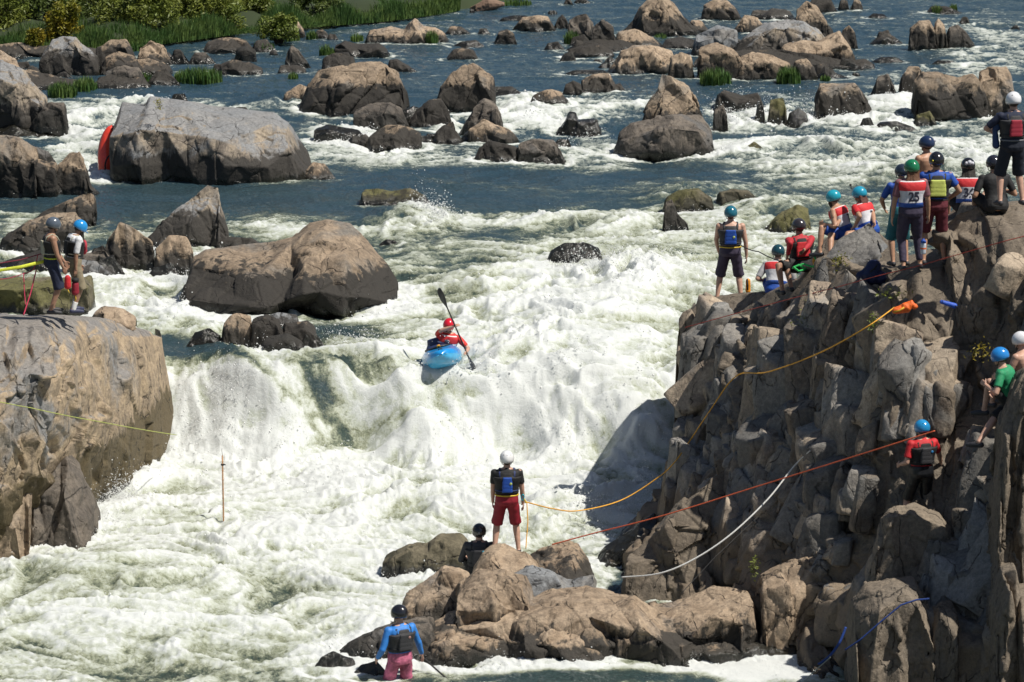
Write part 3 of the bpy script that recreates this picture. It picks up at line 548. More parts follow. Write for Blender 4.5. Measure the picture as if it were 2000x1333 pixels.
# label | style | waterline row | outline (photo pixels) ; section
ROCKS = [
('grey craggy boulder stack at the left edge above the white channel','H',262,[-60,262,-50,150,0,120,45,140,68,165,90,190,105,255],'b'),
('dark blocky rock ending the left bank beside the white channel','D',262,[60,250,75,215,95,200,125,200,133,240],'b'),
('low black wet rocks at the foot of the left bank stack','W',266,[-20,266,5,248,30,242,60,247,100,252,112,262],'s'),
('tan boulder behind the craggy stack at the left edge','T',160,[-50,160,-20,102,0,97,22,112,40,138,60,158],'b'),
('tall cracked slate-grey boulder below the bright green bushes','H',152,[76,152,86,100,102,78,122,72,147,74,158,88,175,98,190,112,197,148],'b'),
('brown peaked boulder right of the tall cracked slate-grey one','B',138,[183,138,195,92,215,78,245,78,258,95,272,130],'b'),
('tan slab-topped rock below the brown peaked boulder','T',150,[190,150,205,112,230,103,262,110,285,145],'s'),
('tan pointed boulder left of the small blue pool behind the grass','T',130,[262,130,275,95,295,80,318,88,330,112,337,130],'p'),
('dark rounded rock in front of the flat tan rocks on the left bank','D',172,[203,172,208,140,240,128,270,133,292,168],'d'),
('flat tan rock in the middle of the left bank cluster','T',148,[240,148,262,118,290,115,330,128,337,146],'s'),
('tan wedge rock at the right tip of the left bank cluster','B',170,[283,170,305,140,325,136,352,166],'s'),
('small brown rock behind the right tip of the left bank','D',124,[330,124,340,98,352,97,370,122],'p'),
('low brown rock beside the flat tan island rock','D',127,[365,127,380,103,400,103,422,124],'s'),
('flat tan island rock in front of the grass bank','T',104,[393,104,405,82,430,76,460,75,480,79,502,102],'s'),
('brown rock tucked against the grass tuft near the grass bank','B',103,[488,103,500,80,520,78,542,101],'s'),
('square dark rock standing in front of the flat tan island','D',120,[457,120,462,95,480,90,498,97,502,119],'b'),
('dark ledge rock with tan top left of the leaning dark rock','B',148,[426,146,432,125,455,117,490,122,515,134,512,146],'b'),
('dark rock leaning to the left with a flat tilted top','D',134,[555,134,562,100,570,90,582,97,600,122,608,133],'p'),
('low pale rock at the foot of the leaning dark rock','T',146,[541,146,548,128,580,128,598,135,596,145],'s'),
('pale pointed rock among the bushes','T',46,[363,46,375,24,385,20,397,34,399,46],'p'),
('rounded tan boulder at the end of the grass bank','T',74,[550,74,560,50,580,42,592,54,597,72],'d'),
('small tan rock in the water right of the grass bank','T',77,[608,77,618,60,630,58,642,68,641,77],'d'),
('long tan rock with dark base under the top grass','B',49,[642,47,655,24,690,20,720,34,735,46],'s'),
('small grey rock at the very top near the grass','G',19,[746,18,752,10,770,9,782,18],'s'),
('grey rock half hidden by grass at the top edge','G',17,[788,16,795,6,825,5,842,15],'s'),
('brown rocks among the grass at the top left','B',34,[480,34,490,14,510,12,540,20,556,33],'b'),
('grey-brown rock at the top edge above the grass','D',22,[545,22,555,4,575,0,592,20],'b'),
('low black rock awash near the top middle','W',42,[975,41,985,34,1005,31,1030,32,1034,40],'s'),
('tan broken boulder at the top centre','T',62,[998,61,1010,45,1020,35,1050,30,1070,32,1087,59],'b'),
('brown rock between the tan broken boulder and the grey fin','B',58,[1080,57,1090,36,1098,29,1108,42,1114,57],'p'),
('jagged dark grey fin rock left of the tan dome','D',84,[1106,82,1112,40,1130,30,1145,27,1158,45,1165,80],'p'),
('twin dark fin rock right of the jagged one','D',100,[1152,98,1160,52,1178,38,1195,50,1203,75,1218,97],'p'),
('low rock below the jagged fin with grass beside it','B',92,[1112,92,1118,74,1140,68,1160,90],'s'),
('big tan dome rising at the top right of centre','B',72,[1205,70,1235,42,1250,15,1265,-2,1300,-5,1320,10,1335,30,1350,50,1372,68],'d'),
('tan slabs lying below the big dome','T',94,[1198,94,1210,62,1240,58,1270,72,1300,92],'s'),
('grey slab rock at the foot of the big dome','G',98,[1290,97,1300,78,1330,72,1360,80,1366,96],'s'),
('small brown rock awash left of the fin rocks','D',99,[1062,98,1070,85,1090,82,1103,97],'s'),
('brown shelf rock with pale slabs below the fins','B',115,[1103,113,1112,96,1140,90,1165,86,1195,100,1202,111],'s'),
('pale banded boulder group left of the grassy shelf','T',146,[1183,144,1198,125,1212,100,1240,90,1265,88,1290,92,1312,100,1320,144],'b'),
('brown boulder between the pale group and the grassy shelf','B',157,[1303,155,1310,112,1330,103,1350,110,1357,155],'b'),
('long brown rock near the top left of centre','B',112,[650,111,655,90,675,80,700,88,740,85,754,96,764,110],'b'),
('wide tan shelf rock with a peak and grass','T',88,[710,87,720,62,760,53,790,60,797,48,812,38,828,52,850,55,868,65,879,86],'b'),
('small tan rock right of the wide tan shelf','T',69,[868,68,880,52,900,52,922,67],'s'),
('tiny brown rock in open water near the top centre','D',70,[932,69,937,56,950,57,960,69],'s'),
('square brown rock in open water near the top centre','B',87,[964,85,975,62,990,58,1003,65,1010,85],'b'),
('long low brown rock awash','D',93,[882,92,900,82,930,79,947,91],'s'),
('compact tan boulder alone in blue water','T',119,[870,117,885,97,905,94,925,97,934,115],'b'),
('pale pinkish rock right of the driftwood boulder','T',142,[755,139,760,118,775,116,795,127,814,139],'b'),
('round brown rock above the great tan boulder','B',128,[637,127,655,103,680,103,694,126],'d'),
('brown rock left of the round brown rock','B',142,[626,141,632,114,650,104,690,112,699,139],'s'),
('smooth pale slab leaning left of the great tan boulder','T',208,[553,206,558,182,585,165,602,172,606,206],'s'),
('great tan boulder left of the driftwood log','B',229,[581,222,600,167,625,140,660,130,700,122,745,123,770,140,785,157,795,178,798,222],'d'),
('tall tan boulder right of the driftwood log','B',222,[846,218,860,170,880,145,900,133,925,125,945,135,965,150,969,172,955,215],'d'),
('low dark slab awash right of the tall tan boulder','D',188,[928,187,945,171,1000,170,1022,185],'s'),
('brown boulder with ochre face below the driftwood','B',254,[788,252,815,215,840,195,860,193,875,215,886,250],'p'),
('dark brown block under the great tan boulder','D',258,[688,254,693,217,720,205,760,200,785,215,802,252],'b'),
('tall dark boulder left of the white central chute','D',262,[898,258,915,230,930,206,945,193,965,200,978,225,985,256],'b'),
('flat-topped tan rock with black foot','B',298,[714,292,728,262,755,245,775,245,800,250,820,260,824,284],'o'),
('low dark rock left of the flat-topped tan rock','W',282,[612,280,618,252,640,245,670,250,700,255,714,277],'b'),
('small brown peaked rock between dark boulders','B',282,[843,280,870,247,885,238,893,276],'p'),
('lumpy tan rock in front of the tall dark boulder','T',284,[915,281,920,250,945,233,970,245,1000,258,1017,278],'b'),
('brown wedge rock left of the round wet boulder','B',320,[923,318,935,290,955,275,975,280,1010,290,1018,316],'p'),
('round dark wet boulder below the central chute','D',321,[1004,316,1015,278,1045,271,1080,275,1095,295,1106,317],'d'),
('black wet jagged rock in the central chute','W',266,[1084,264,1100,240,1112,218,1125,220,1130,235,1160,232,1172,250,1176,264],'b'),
('small black rock awash below the central chute','W',290,[1078,289,1090,273,1110,272,1117,288],'s'),
('light brown peaked rock on top of the great dark boulder','B',262,[1250,250,1262,205,1285,175,1293,147,1310,150,1345,170,1362,200,1380,250],'p'),
('great dark brown boulder under the light peaked rock','D',310,[1196,304,1210,260,1235,240,1280,230,1320,226,1370,228,1392,255,1396,302],'b'),
('dark stacked rock at the right of the great dark boulder','D',258,[1391,256,1395,215,1412,205,1420,225,1422,256],'b'),
('smooth tan boulder in a row of three left of the peaked rock','T',183,[1132,181,1137,157,1160,145,1190,143,1203,165,1200,180],'d'),
('small round tan boulder left of the smooth tan one','T',187,[1098,186,1105,165,1120,158,1135,165,1138,185],'d'),
('low flat tan rock at the left end of the row of three','T',204,[1033,202,1050,182,1075,175,1095,180,1112,200],'s'),
('small pale rock right of the smooth tan boulder','T',181,[1188,180,1200,167,1212,163,1222,179],'d'),
('low dark ledge awash below the pale group','D',149,[1096,148,1120,138,1180,138,1197,147],'s'),
('tan craggy rock at the top right','T',41,[1368,40,1375,10,1395,0,1420,0,1440,20,1450,40],'b'),
('dark low rocks right of the tan craggy rock','D',39,[1463,38,1475,20,1500,22,1510,17,1535,20,1554,38],'b'),
('brown pyramid rock behind the grey dome','B',80,[1550,78,1558,20,1575,3,1595,12,1610,35,1632,78],'p'),
('brown rock cut by the top edge','B',27,[1576,26,1585,0,1620,-5,1637,25],'b'),
('small brown square rock near the top edge','B',20,[1636,19,1642,0,1655,2,1659,19],'b'),
('small tan rock right of the small square one','T',22,[1659,21,1668,0,1680,2,1687,21],'d'),
('smooth grey dome on the right rock island','H',120,[1426,118,1450,78,1500,46,1540,38,1570,42,1600,60,1620,85,1630,118],'d'),
('tan cracked face below the smooth grey dome','T',132,[1520,130,1532,90,1570,78,1600,82,1640,62,1660,90,1676,128],'b'),
('brown tooth rock at the right end of the rock island','B',98,[1638,97,1645,60,1658,50,1670,65,1676,96],'p'),
('small tan peak left of the grey dome','T',66,[1428,64,1455,30,1480,35,1498,62],'p'),
('low tan rock behind the grey slabs','T',66,[1338,65,1350,40,1370,40,1388,64],'s'),
('grey layered slabs left of the grey dome','G',112,[1348,110,1360,70,1400,50,1440,60,1445,110],'b'),
('cracked tan block behind the left grass tuft','T',158,[1363,157,1370,92,1400,85,1430,95,1452,120,1474,156],'b'),
('pale sloping block in the middle of the grassy shelf','T',158,[1430,157,1448,112,1470,103,1510,110,1545,125,1549,156],'b'),
('brown block behind the right grass tuft','B',158,[1545,157,1552,120,1575,115,1590,130,1598,156],'b'),
('low brown rock closing the grassy shelf on the right','D',157,[1594,155,1610,130,1630,143,1662,154],'s'),
('flat pale slab lying in the water beside the rock island','T',136,[1606,135,1650,121,1690,116,1708,126],'s'),
('left of three tall brown rocks at the upper right','B',98,[1773,96,1778,55,1795,40,1815,40,1825,55,1829,96],'b'),
('narrow middle one of three tall brown rocks','B',97,[1822,96,1826,46,1833,37,1845,50,1852,95],'b'),
('right of three tall brown rocks with a dark sloping side','D',96,[1846,95,1853,52,1870,48,1890,65,1908,94],'b'),
('dark low rock left of the three tall brown rocks','D',88,[1698,87,1720,68,1735,66,1750,75,1765,86],'b'),
('low rock with grass near the top right corner','D',28,[1808,27,1820,12,1850,13,1882,27],'s'),
('tiny pale rock near the top right corner','T',48,[1871,48,1880,33,1890,33,1895,48],'d'),
('small black rock awash at the upper right','W',38,[1692,37,1705,27,1725,28,1740,38],'s'),
('smooth dark hump under thin water at the right','W',131,[1813,130,1830,118,1860,118,1877,130],'d'),
('left knob of the wide tan boulder at the right','T',188,[1755,186,1760,150,1775,130,1795,130,1805,150,1806,186],'b'),
('wide tan boulder behind the spectators on the right','B',238,[1783,233,1787,160,1800,140,1830,140,1870,150,1900,145,1918,162,1932,233],'b'),
('right knob of the wide tan boulder','T',232,[1905,230,1912,140,1930,130,1965,130,1978,150,1986,230],'b'),
('small ochre boulder at the foot of the wide tan boulder','O',249,[1782,247,1790,226,1815,217,1825,230,1830,246],'d'),
('tan tilted rock between two small waterfalls','B',230,[1590,227,1592,186,1600,165,1640,165,1670,163,1687,185,1702,212],'b'),
('dark pointed rock left of the wide tan boulder','D',190,[1700,186,1715,150,1735,145,1745,165,1752,188],'b'),
('long brown rock left of the small waterfalls','B',214,[1395,210,1400,187,1415,178,1450,188,1480,182,1494,208],'b'),
('olive block standing in the small waterfall','O',243,[1498,240,1505,196,1530,192,1536,215,1538,240],'b'),
('thin dark rock dividing the small waterfalls','W',240,[1473,238,1480,202,1490,200,1495,238],'b'),
('small black round rock in the foam at the right','W',250,[1678,249,1685,232,1700,230,1709,249],'d'),
('black wet slabs awash beside the ochre boulder','W',258,[1700,257,1720,240,1750,238,1788,251],'s'),
('small olive pointed rock alone in the white band','O',307,[1450,305,1462,285,1473,277,1490,290,1503,306],'p'),
('olive rounded rock washed by the rapid','O',420,[1292,418,1300,386,1330,370,1365,368,1390,385,1396,414],'d'),
('olive rounded rock behind the teal cap','O',412,[1393,409,1405,375,1430,370,1460,372,1480,390,1484,405],'d'),
('upright dark fin rock in front of the washed olive rock','D',455,[1293,452,1300,396,1312,390,1325,420,1343,438,1346,454],'p'),
('olive sloping rock behind the seated spectators','O',458,[1486,455,1520,420,1560,402,1580,410,1586,452],'s'),
('low brown double rock in calm blue water','O',405,[700,402,712,373,740,370,765,376,800,370,830,384,846,403],'s'),
('tiny black hump in the water right of the hero boulder','W',479,[741,478,755,468,770,470,780,478],'d'),
('dark olive round rock in the middle of the rapid','W',533,[1061,526,1075,490,1100,475,1140,473,1170,485,1180,515],'d'),
('low brown rock behind the great sloping boulder','B',493,[423,491,428,471,450,465,490,465,524,485],'s'),
('pale left block of the small broken rock pile','T',682,[430,674,438,630,450,616,465,612,490,618,494,670],'b'),
('middle block of the small broken rock pile','B',684,[488,676,495,623,520,615,545,625,563,674],'b'),
('flat back slab of the small broken rock pile','G',640,[503,636,520,617,545,612,580,616,586,634],'s'),
('right tan block of the small broken rock pile','B',684,[543,676,555,632,600,627,615,640,622,676],'b'),
('dark brown front block of the small broken rock pile','D',693,[505,688,520,660,560,652,590,668,598,689],'b'),
('black round rock left of the small broken rock pile','W',682,[363,678,380,650,410,641,428,655,434,676],'d'),
('small dark rock at the right end of the broken pile','W',687,[578,684,600,650,620,655,636,680],'p'),
('pointed brown rock slab rising beside the chute','H',492,[276,478,320,430,365,395,405,362,425,368,430,400,440,430,450,478],'p'),
('tan diamond-shaped block below the pointed slab','B',530,[200,524,207,476,235,433,260,445,298,472,303,500,268,526],'p'),
('rounded pale boulder right of the tan diamond block','T',534,[301,528,305,486,330,460,365,462,378,490,374,524],'d'),
('low dark rock between the helmets and the chute','G',545,[148,541,158,508,200,512,222,520,226,542],'b'),
('brown wedge rock behind the blue helmet','B',534,[176,528,185,487,200,480,225,510,236,532],'p'),
('long sloping tan boulder upstream of the two helmets','T',440,[52,440,85,415,140,390,180,378,188,385,188,414,150,432],'s'),
('dark boulder with a tan top behind the grey helmet','B',497,[-8,494,20,455,60,430,100,418,150,415,166,440,160,488],'b'),
('low long tan rock behind the yellow strap','B',532,[-30,530,30,505,90,488,110,500,118,528],'s'),
('wide olive-black slab behind the two helpers','O',618,[-60,614,-50,550,0,548,90,549,170,546,180,560,184,604],'w'),
('tan boulder group at the left edge below the white channel','B',388,[-40,384,-30,280,0,265,40,270,75,290,70,340,60,384],'b'),
('brown block in the middle of the left edge group','B',386,[44,384,50,330,75,312,110,320,114,384],'b'),
('right block of the left edge group','B',384,[108,380,115,320,135,300,155,297,170,330,176,362,198,380],'b'),
('dark cracked rock on top of the left edge group','D',332,[58,330,70,287,95,298,115,326],'b'),
('low rounded rock sticking out right of the grey boulder','T',352,[585,350,610,318,635,322,655,349],'s'),
('black spike of rock behind the big grey boulder','W',212,[328,210,338,185,360,183,372,208],'p'),
('small brown rock behind the big grey boulder','B',226,[452,226,460,210,480,209,494,226],'d'),
]
MAIN = [(.5 * (q[3][0] + q[3][-2]), q[2], q[0]) for q in ROCKS]
for (lb, st, yb, pr, sc_) in ROCKS: rock(lb, st, yb, pr, sc_)
rock('huge sloping tan boulder with a dark undercut base left of the kayaker', 'B', 622, [342,604,362,560,375,508,400,492,520,485,570,470,600,445,640,437,682,445,720,480,760,522,777,552], 'o', D=2.3, cuts=3, rough=.55, seed=41)
rock('big slate grey boulder with dark streaked faces beside the red kayak', 'H', 362, [219,352,222,240,230,208,280,205,290,193,330,200,370,203,410,215,460,218,530,225,562,245,592,300,616,350], 't', D=2.2, cuts=5, rough=.55, seed=77)
# rocks of the near outcrop where the white-helmeted person stands
rock('mossy olive boulder at the upstream tip of the near outcrop', 'O', 1126, [743,1118,755,1085,800,1065,835,1060,860,1045,900,1045,914,1055,918,1108], 'b', rough=.8)
rock('tan pointed boulder left of the cleft on the near outcrop', 'T', 1245, [770,1222,790,1165,830,1135,870,1105,900,1110,922,1122,925,1232], 'b', seed=12)
rock('rounded tan rock under the red shorts', 'T', 1200, [915,1195,925,1115,940,1085,960,1075,990,1070,1030,1085,1052,1105,1062,1190], 'b', D=.9)
rock('brown sloping rock where the orange rope is tied', 'T', 1162, [1022,1155,1035,1092,1060,1080,1110,1067,1132,1075,1152,1100,1168,1150], 's', D=.9)
rock('cracked tan block in the middle of the near outcrop', 'T', 1285, [885,1262,898,1150,930,1118,990,1112,1030,1130,1052,1180,1040,1262], 'b', D=.9, seed=9)
rock('blue-grey slate rock in the middle of the near outcrop', 'G', 1240, [990,1230,1005,1122,1040,1108,1080,1115,1112,1140,1165,1125,1172,1220], 'b', D=.7)
rock('large square tan block at the front of the near outcrop', 'T', 1303, [968,1294,985,1212,1020,1185,1080,1162,1150,1158,1200,1165,1250,1180,1272,1235,1290,1294], 'w', D=1.2, seed=5)
rock('brown leaning slab right of the large square block', 'T', 1303, [1195,1294,1205,1180,1240,1165,1290,1200,1340,1232,1400,1292], 'b', D=.9)
rock('long tan rock joining the near outcrop to the cliff', 'T', 1285, [1245,1272,1270,1188,1330,1175,1400,1152,1460,1158,1476,1200,1482,1262], 'b', D=1.0)
rock('round tan rock low in front of the dark cleft', 'T', 1298, [838,1288,848,1237,865,1225,890,1222,905,1240,936,1232,942,1288], 'd', D=.5)
rock('wet brown rock behind the blue shirt', 'D', 1300, [640,1292,680,1260,720,1238,770,1215,830,1212,850,1250,856,1292], 's')
rock('low wet rock at the left tip of the near outcrop', 'W', 1322, [606,1318,625,1287,650,1275,690,1290,702,1318], 's')
rock('low wet rock left of the blue shirt in the foam', 'W', 1330, [678,1326,705,1302,735,1292,760,1322], 's')
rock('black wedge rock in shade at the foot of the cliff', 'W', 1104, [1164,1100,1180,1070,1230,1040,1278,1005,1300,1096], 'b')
rock('tan rock at the foot of the cliff beside the dark pool', 'T', 1138, [1208,1130,1240,1092,1270,1077,1310,1100,1350,1136], 's')
rock('flat dark slab lying along the cliff foot pool', 'D', 1290, [1385,1286,1410,1263,1460,1256,1560,1262,1598,1284], 's')

rock('broad brown base rock that the near outcrop boulders sit on', 'T', 1303, [755,1296,785,1262,830,1230,880,1200,950,1185,1100,1178,1180,1190,1300,1225,1440,1240,1490,1290], 'b', D=1.2, cuts=4)
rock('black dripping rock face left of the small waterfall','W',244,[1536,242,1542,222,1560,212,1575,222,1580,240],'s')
rock('brown slab sunk in foam above the three ledge rocks','D',124,[1700,122,1720,112,1750,112,1765,120],'s')

for (lb, st, yb, pr) in [('long tan rock shelf lying under the cracked slate-grey boulder','B',178,[-60,176,-40,150,10,138,60,140,110,150,160,158,200,165,232,176]),
 ('low brown rocks in front of the peaked boulder on the left bank','B',176,[180,174,195,152,225,146,262,150,285,160,300,172]),
 ('tan rock shelf behind the left bank boulders','T',118,[-50,116,-30,92,30,84,80,92,130,86,180,96,215,104,240,116]),
 ('wide brown shelf under the twin dark fin rocks','B',104,[1100,102,1125,86,1160,78,1210,80,1240,88,1260,102]),
 ('brown shelf below the grey dome joining it to the grassy shelf','B',140,[1350,138,1375,112,1430,100,1500,98,1580,104,1650,118,1680,138])]: rock(lb, st, yb, pr, 's', rough=1.2)
rg0 = random.Random(31); USED = set()
def near_label(x, y, st, w, h):
    c = sorted(MAIN, key=lambda q: abs(q[0] - x) + 2.5 * abs(q[1] - y))[:4]
    col = {'B': 'brown', 'D': 'dark brown', 'T': 'tan', 'G': 'grey', 'W': 'wet black'}[st]; sz = 'tiny' if w < 16 else ('small' if w < 28 else ('flat' if h < .4 * w else 'modest'))
    for (a, b_, lb) in c:
        k = lb.split(' '); k = k[:9]
        while k[-1] in ('of', 'the', 'a', 'in', 'with', 'and', 'by', 'at', 'behind', 'under', 'below', 'beside', 'left', 'right', 'to', 'on', 'between', 'above', 'big', 'great', 'two', 'near', 'low', 'small', 'tall', 'dark', 'tan', 'front', 'long', 'wide', 'white'): k = k[:-1]
        side = 'left of' if a - x > 12 else ('right of' if x - a > 12 else ('in front of' if y > b_ else 'behind'))
        t_ = '%s %s rock %s the %s' % (sz, col, side, ' '.join(k))
        if t_ not in USED and len(t_.split()) <= 16: USED.add(t_); return t_
    return None
for (lb, grp, n_, x0, x1, y0, y1, sts) in [('small angular brown rock in the rubble of the left bank','rubble rocks along the left bank',16,0,540,95,172,'BDTG'),('small rock among the dark boulders left of the central chute','rubble rocks left of the central chute',10,690,960,215,290,'DBW'),
   ('small rock at the waterline around the right rock island','rubble rocks around the right rock island',18,1100,1680,70,160,'BDT'),('low brown rock poking out of the far water','far low rocks in the river',12,560,1990,4,110,'DBT'),('low wet rock beside the two helpers across the side channel','wet rocks in the left side channel',5,130,330,505,545,'DW')]:
    for k in range(n_):
        x = rg0.uniform(x0, x1); y = rg0.uniform(y0, y1); w_ = rg0.uniform(14, 46) * (y1 / 160 + .3) * .8; h_ = w_ * rg0.uniform(.25, .7)
        pr = [x - w_ / 2, y]; 
        for f_ in (.2, .45, .7): pr += [x - w_ / 2 + w_ * (f_ + rg0.uniform(-.08, .08)), y - h_ * rg0.uniform(.6, 1)]
        st_ = rg0.choice(sts); rock(near_label(x, y, st_, w_, h_) or lb, st_, y + 2, pr + [x + w_ / 2, y], rg0.choice('bps'), group=grp, cuts=4, res=2.2, name='rubble_rock', cat='rock')
# ================================================================ cliff (right) and ledge (left)
cliff_x = [1150, 1280, 1335, 1450, 1600, 1700, 1790, 1880, 1960, 2110]
cliff_y = [380, 460, 530, 580, 640, 720, 850, 1000, 1130, 1270, 1420]
cliff_z = [
 [60, 60.3, 61.0, 60.8, 59.0, 58.5, 57.5, 56.5, 55.0, 54.0],
 [60, 60.3, 61.0, 60.8, 58.6, 57.2, 56.4, 54.8, 52.6, 52.0],
 [60, 60.3, 61.0, 60.6, 57.6, 55.0, 53.6, 53.4, 52.0, 51.5],
 [60, 60.3, 60.9, 60.0, 56.9, 54.6, 53.2, 53.0, 51.8, 51.0],
 [60, 60.3, 60.4, 58.9, 56.2, 54.0, 52.8, 53.0, 52.4, 50.4],
 [60, 60.3, 60.0, 57.9, 55.2, 53.4, 52.3, 52.8, 52.4, 50.0],
 [60, 60.3, 59.2, 56.6, 54.2, 52.6, 51.7, 52.0, 51.0, 49.5],
 [59.5, 59.6, 57.8, 55.4, 53.3, 52.0, 51.2, 51.2, 50.2, 49.0],
 [57.0, 56.8, 56.2, 54.6, 52.8, 51.4, 50.6, 50.4, 49.6, 48.6],
 [54.5, 53.8, 53.4, 53.0, 52.2, 50.8, 50.2, 49.8, 49.2, 48.3],
 [49.5, 49.4, 49.3, 49.2, 49.2, 49.2, 49.2, 49.0, 48.6, 48.0]]
cliff_top = [(1329, 640), (1345, 605), (1372, 580), (1440, 574), (1500, 570), (1560, 545), (1590, 505), (1606, 470), (1640, 452), (1700, 436), (1735, 470), (1760, 500), (1842, 490), (1850, 430), (1880, 405), (1930, 397), (2110, 392)]
cliff, CG = sheet('cliff', cliff_x, cliff_y, cliff_z, RM['C'](), (.12, .045, .018), cliff_top, [(600, 1336), (640, 1329), (850, 1322), (900, 1312), (930, 1291), (1000, 1280), (1060, 1215), (1130, 1160), (1420, 1120)], None, 2.3, 21, (1.3, .48, .17), (1.15, 1, .62), .22,
   calm=[(1430, 580, 60, .7), (1545, 540, 58, .5), (1780, 530, 53.2, 1.0), (1830, 520, 53.4, .8), (1975, 400, 52.5, 1.0), (1890, 404, 55, .8), (1690, 450, 57, .7)], xr=(1329, 2110), nchis=260, chs=(8, 40), tilt=.35, off=.08, bias=.3)
tag(cliff, kind='structure')
def czc(px, py):
    i = np.interp(px, cliff_x, range(len(cliff_x))); j = np.interp(py, cliff_y, range(len(cliff_y)))
    i0 = min(int(i), len(cliff_x) - 2); j0 = min(int(j), len(cliff_y) - 2); f = i - i0; g = j - j0; Z = cliff_z
    return (Z[j0][i0] * (1 - f) + Z[j0][i0 + 1] * f) * (1 - g) + (Z[j0 + 1][i0] * (1 - f) + Z[j0 + 1][i0 + 1] * f) * g
FREE = [(1430, 560, 70, 26), (1550, 520, 55, 45), (1780, 520, 90, 36), (1690, 430, 70, 60), (1975, 420, 140, 60), (1890, 400, 70, 40), (1800, 960, 80, 90), (1960, 700, 60, 130), (1850, 640, 50, 30), (1545, 1010, 0, 0)]
rg = random.Random(4); specs = []; tx = [q[0] for q in cliff_top]; ty = [q[1] for q in cliff_top]
LX = lambda py: np.interp(py, [600, 640, 850, 900, 930, 1000, 1060, 1130, 1420], [1338, 1331, 1324, 1314, 1293, 1282, 1217, 1165, 1130])
tries = 0
while len(specs) < 430 and tries < 6000:
    tries += 1
    px = rg.uniform(1190, 2060); py = rg.uniform(440, 1380)
    big = len(specs) < 150
    w = rg.uniform(.5, 1.15) if big else rg.uniform(.26, .55); h = w * rg.uniform(.8, 2.1); d = w * rg.uniform(.7, 1.1)
    if py > 1050 and px < 1660: h *= .7
    s_ = 117; yaw = R(rg.uniform(-40, 30)); lean = R(rg.gauss(9, 14)); 
    top = py - h * .5 * s_ ; lft = px - .5 * w * s_
    if px > 1329 and top < np.interp(px, tx, ty) - 3: continue
    if lft < LX(py) - 8: continue
    if px < 1660 and py + .3 * h * s_ > 1250: continue
    if px < 1500 and py > 1120: continue
    if any(abs(px - a) < r1 + .4 * w * s_ and abs(py - b) < r2 + .4 * h * s_ for a, b, r1, r2 in FREE): continue
    zc = czc(px, py) + .32 * d - rg.uniform(.0, .30) * (1 if big else 1.4)
    specs.append((at(px, py, zc), (w, d, h), yaw, lean, R(rg.uniform(-20, 6)), rg))
crag = blocks_obj('cliff_blocks', specs, RM['C'](), 3); tag(crag, kind='structure')

ledge_x = [-90, 0, 80, 150, 220, 290, 320, 350]
ledge_y = [608, 622, 660, 700, 740, 840, 930, 1060]
ledge_z = [
 [63, 62.0, 61.5, 63.5, 65.3, 66.4, 66.8, 67.3],
 [60.2, 59.6, 59.4, 60.8, 63.6, 65.7, 66.4, 67.0],
 [57.6, 57.8, 58.3, 59.8, 62.2, 64.4, 65.6, 66.6],
 [56.9, 57.2, 57.6, 59.0, 61.4, 64.1, 65.4, 66.5],
 [56.7, 56.9, 57.3, 58.7, 61.2, 64.0, 65.3, 66.4],
 [56.5, 56.8, 57.4, 59.0, 61.3, 64.0, 65.2, 66.3],
 [56.5, 57.0, 58.0, 60.0, 62.0, 64.2, 65.2, 66.3],
 [57.0, 58.0, 59.5, 61.0, 63.0, 65.0, 66.0, 67.0]]
ledge, LG = sheet('rock_ledge', ledge_x, ledge_y, ledge_z, RM['L'](), (.10, .035, .018), [(-90, 612), (0, 614), (120, 612), (190, 617), (230, 628), (285, 642), (316, 654)], None, [(654, 316), (700, 322), (770, 335), (830, 344), (900, 348), (1060, 350)], 2.1, 33, (1.6, .6, .2), (1, .8, .55), .1,
   calm=[(105, 612, 59.6, 1.1)], xr=(-90, 316), nchis=120, chs=(10, 50), tilt=.25, off=.06, bias=0, backs=[(.05, -.06), (.1, -.18), (.15, -.4), (.2, -.8), (.25, -1.3), (.3, -2), (.35, -2.8), (.4, -3.6), (.5, -4.8)])
tag(ledge, kind='structure')
rock('rounded brown boulder at the lower left edge below the ledge', 'B', 1042, [-70, 1036, -60, 880, -20, 850, 15, 842, 48, 855, 70, 905, 62, 1036], 'd', D=1.2, zc=57.5, zbase=-.5, rough=.7, name='boulder')
rock('dark split boulder beside the splash below the left ledge', 'D', 1042, [40, 1036, 46, 905, 75, 862, 125, 872, 165, 925, 186, 985, 188, 1022], 'd', D=1.2, zc=58.2, zbase=-.5, rough=.7)
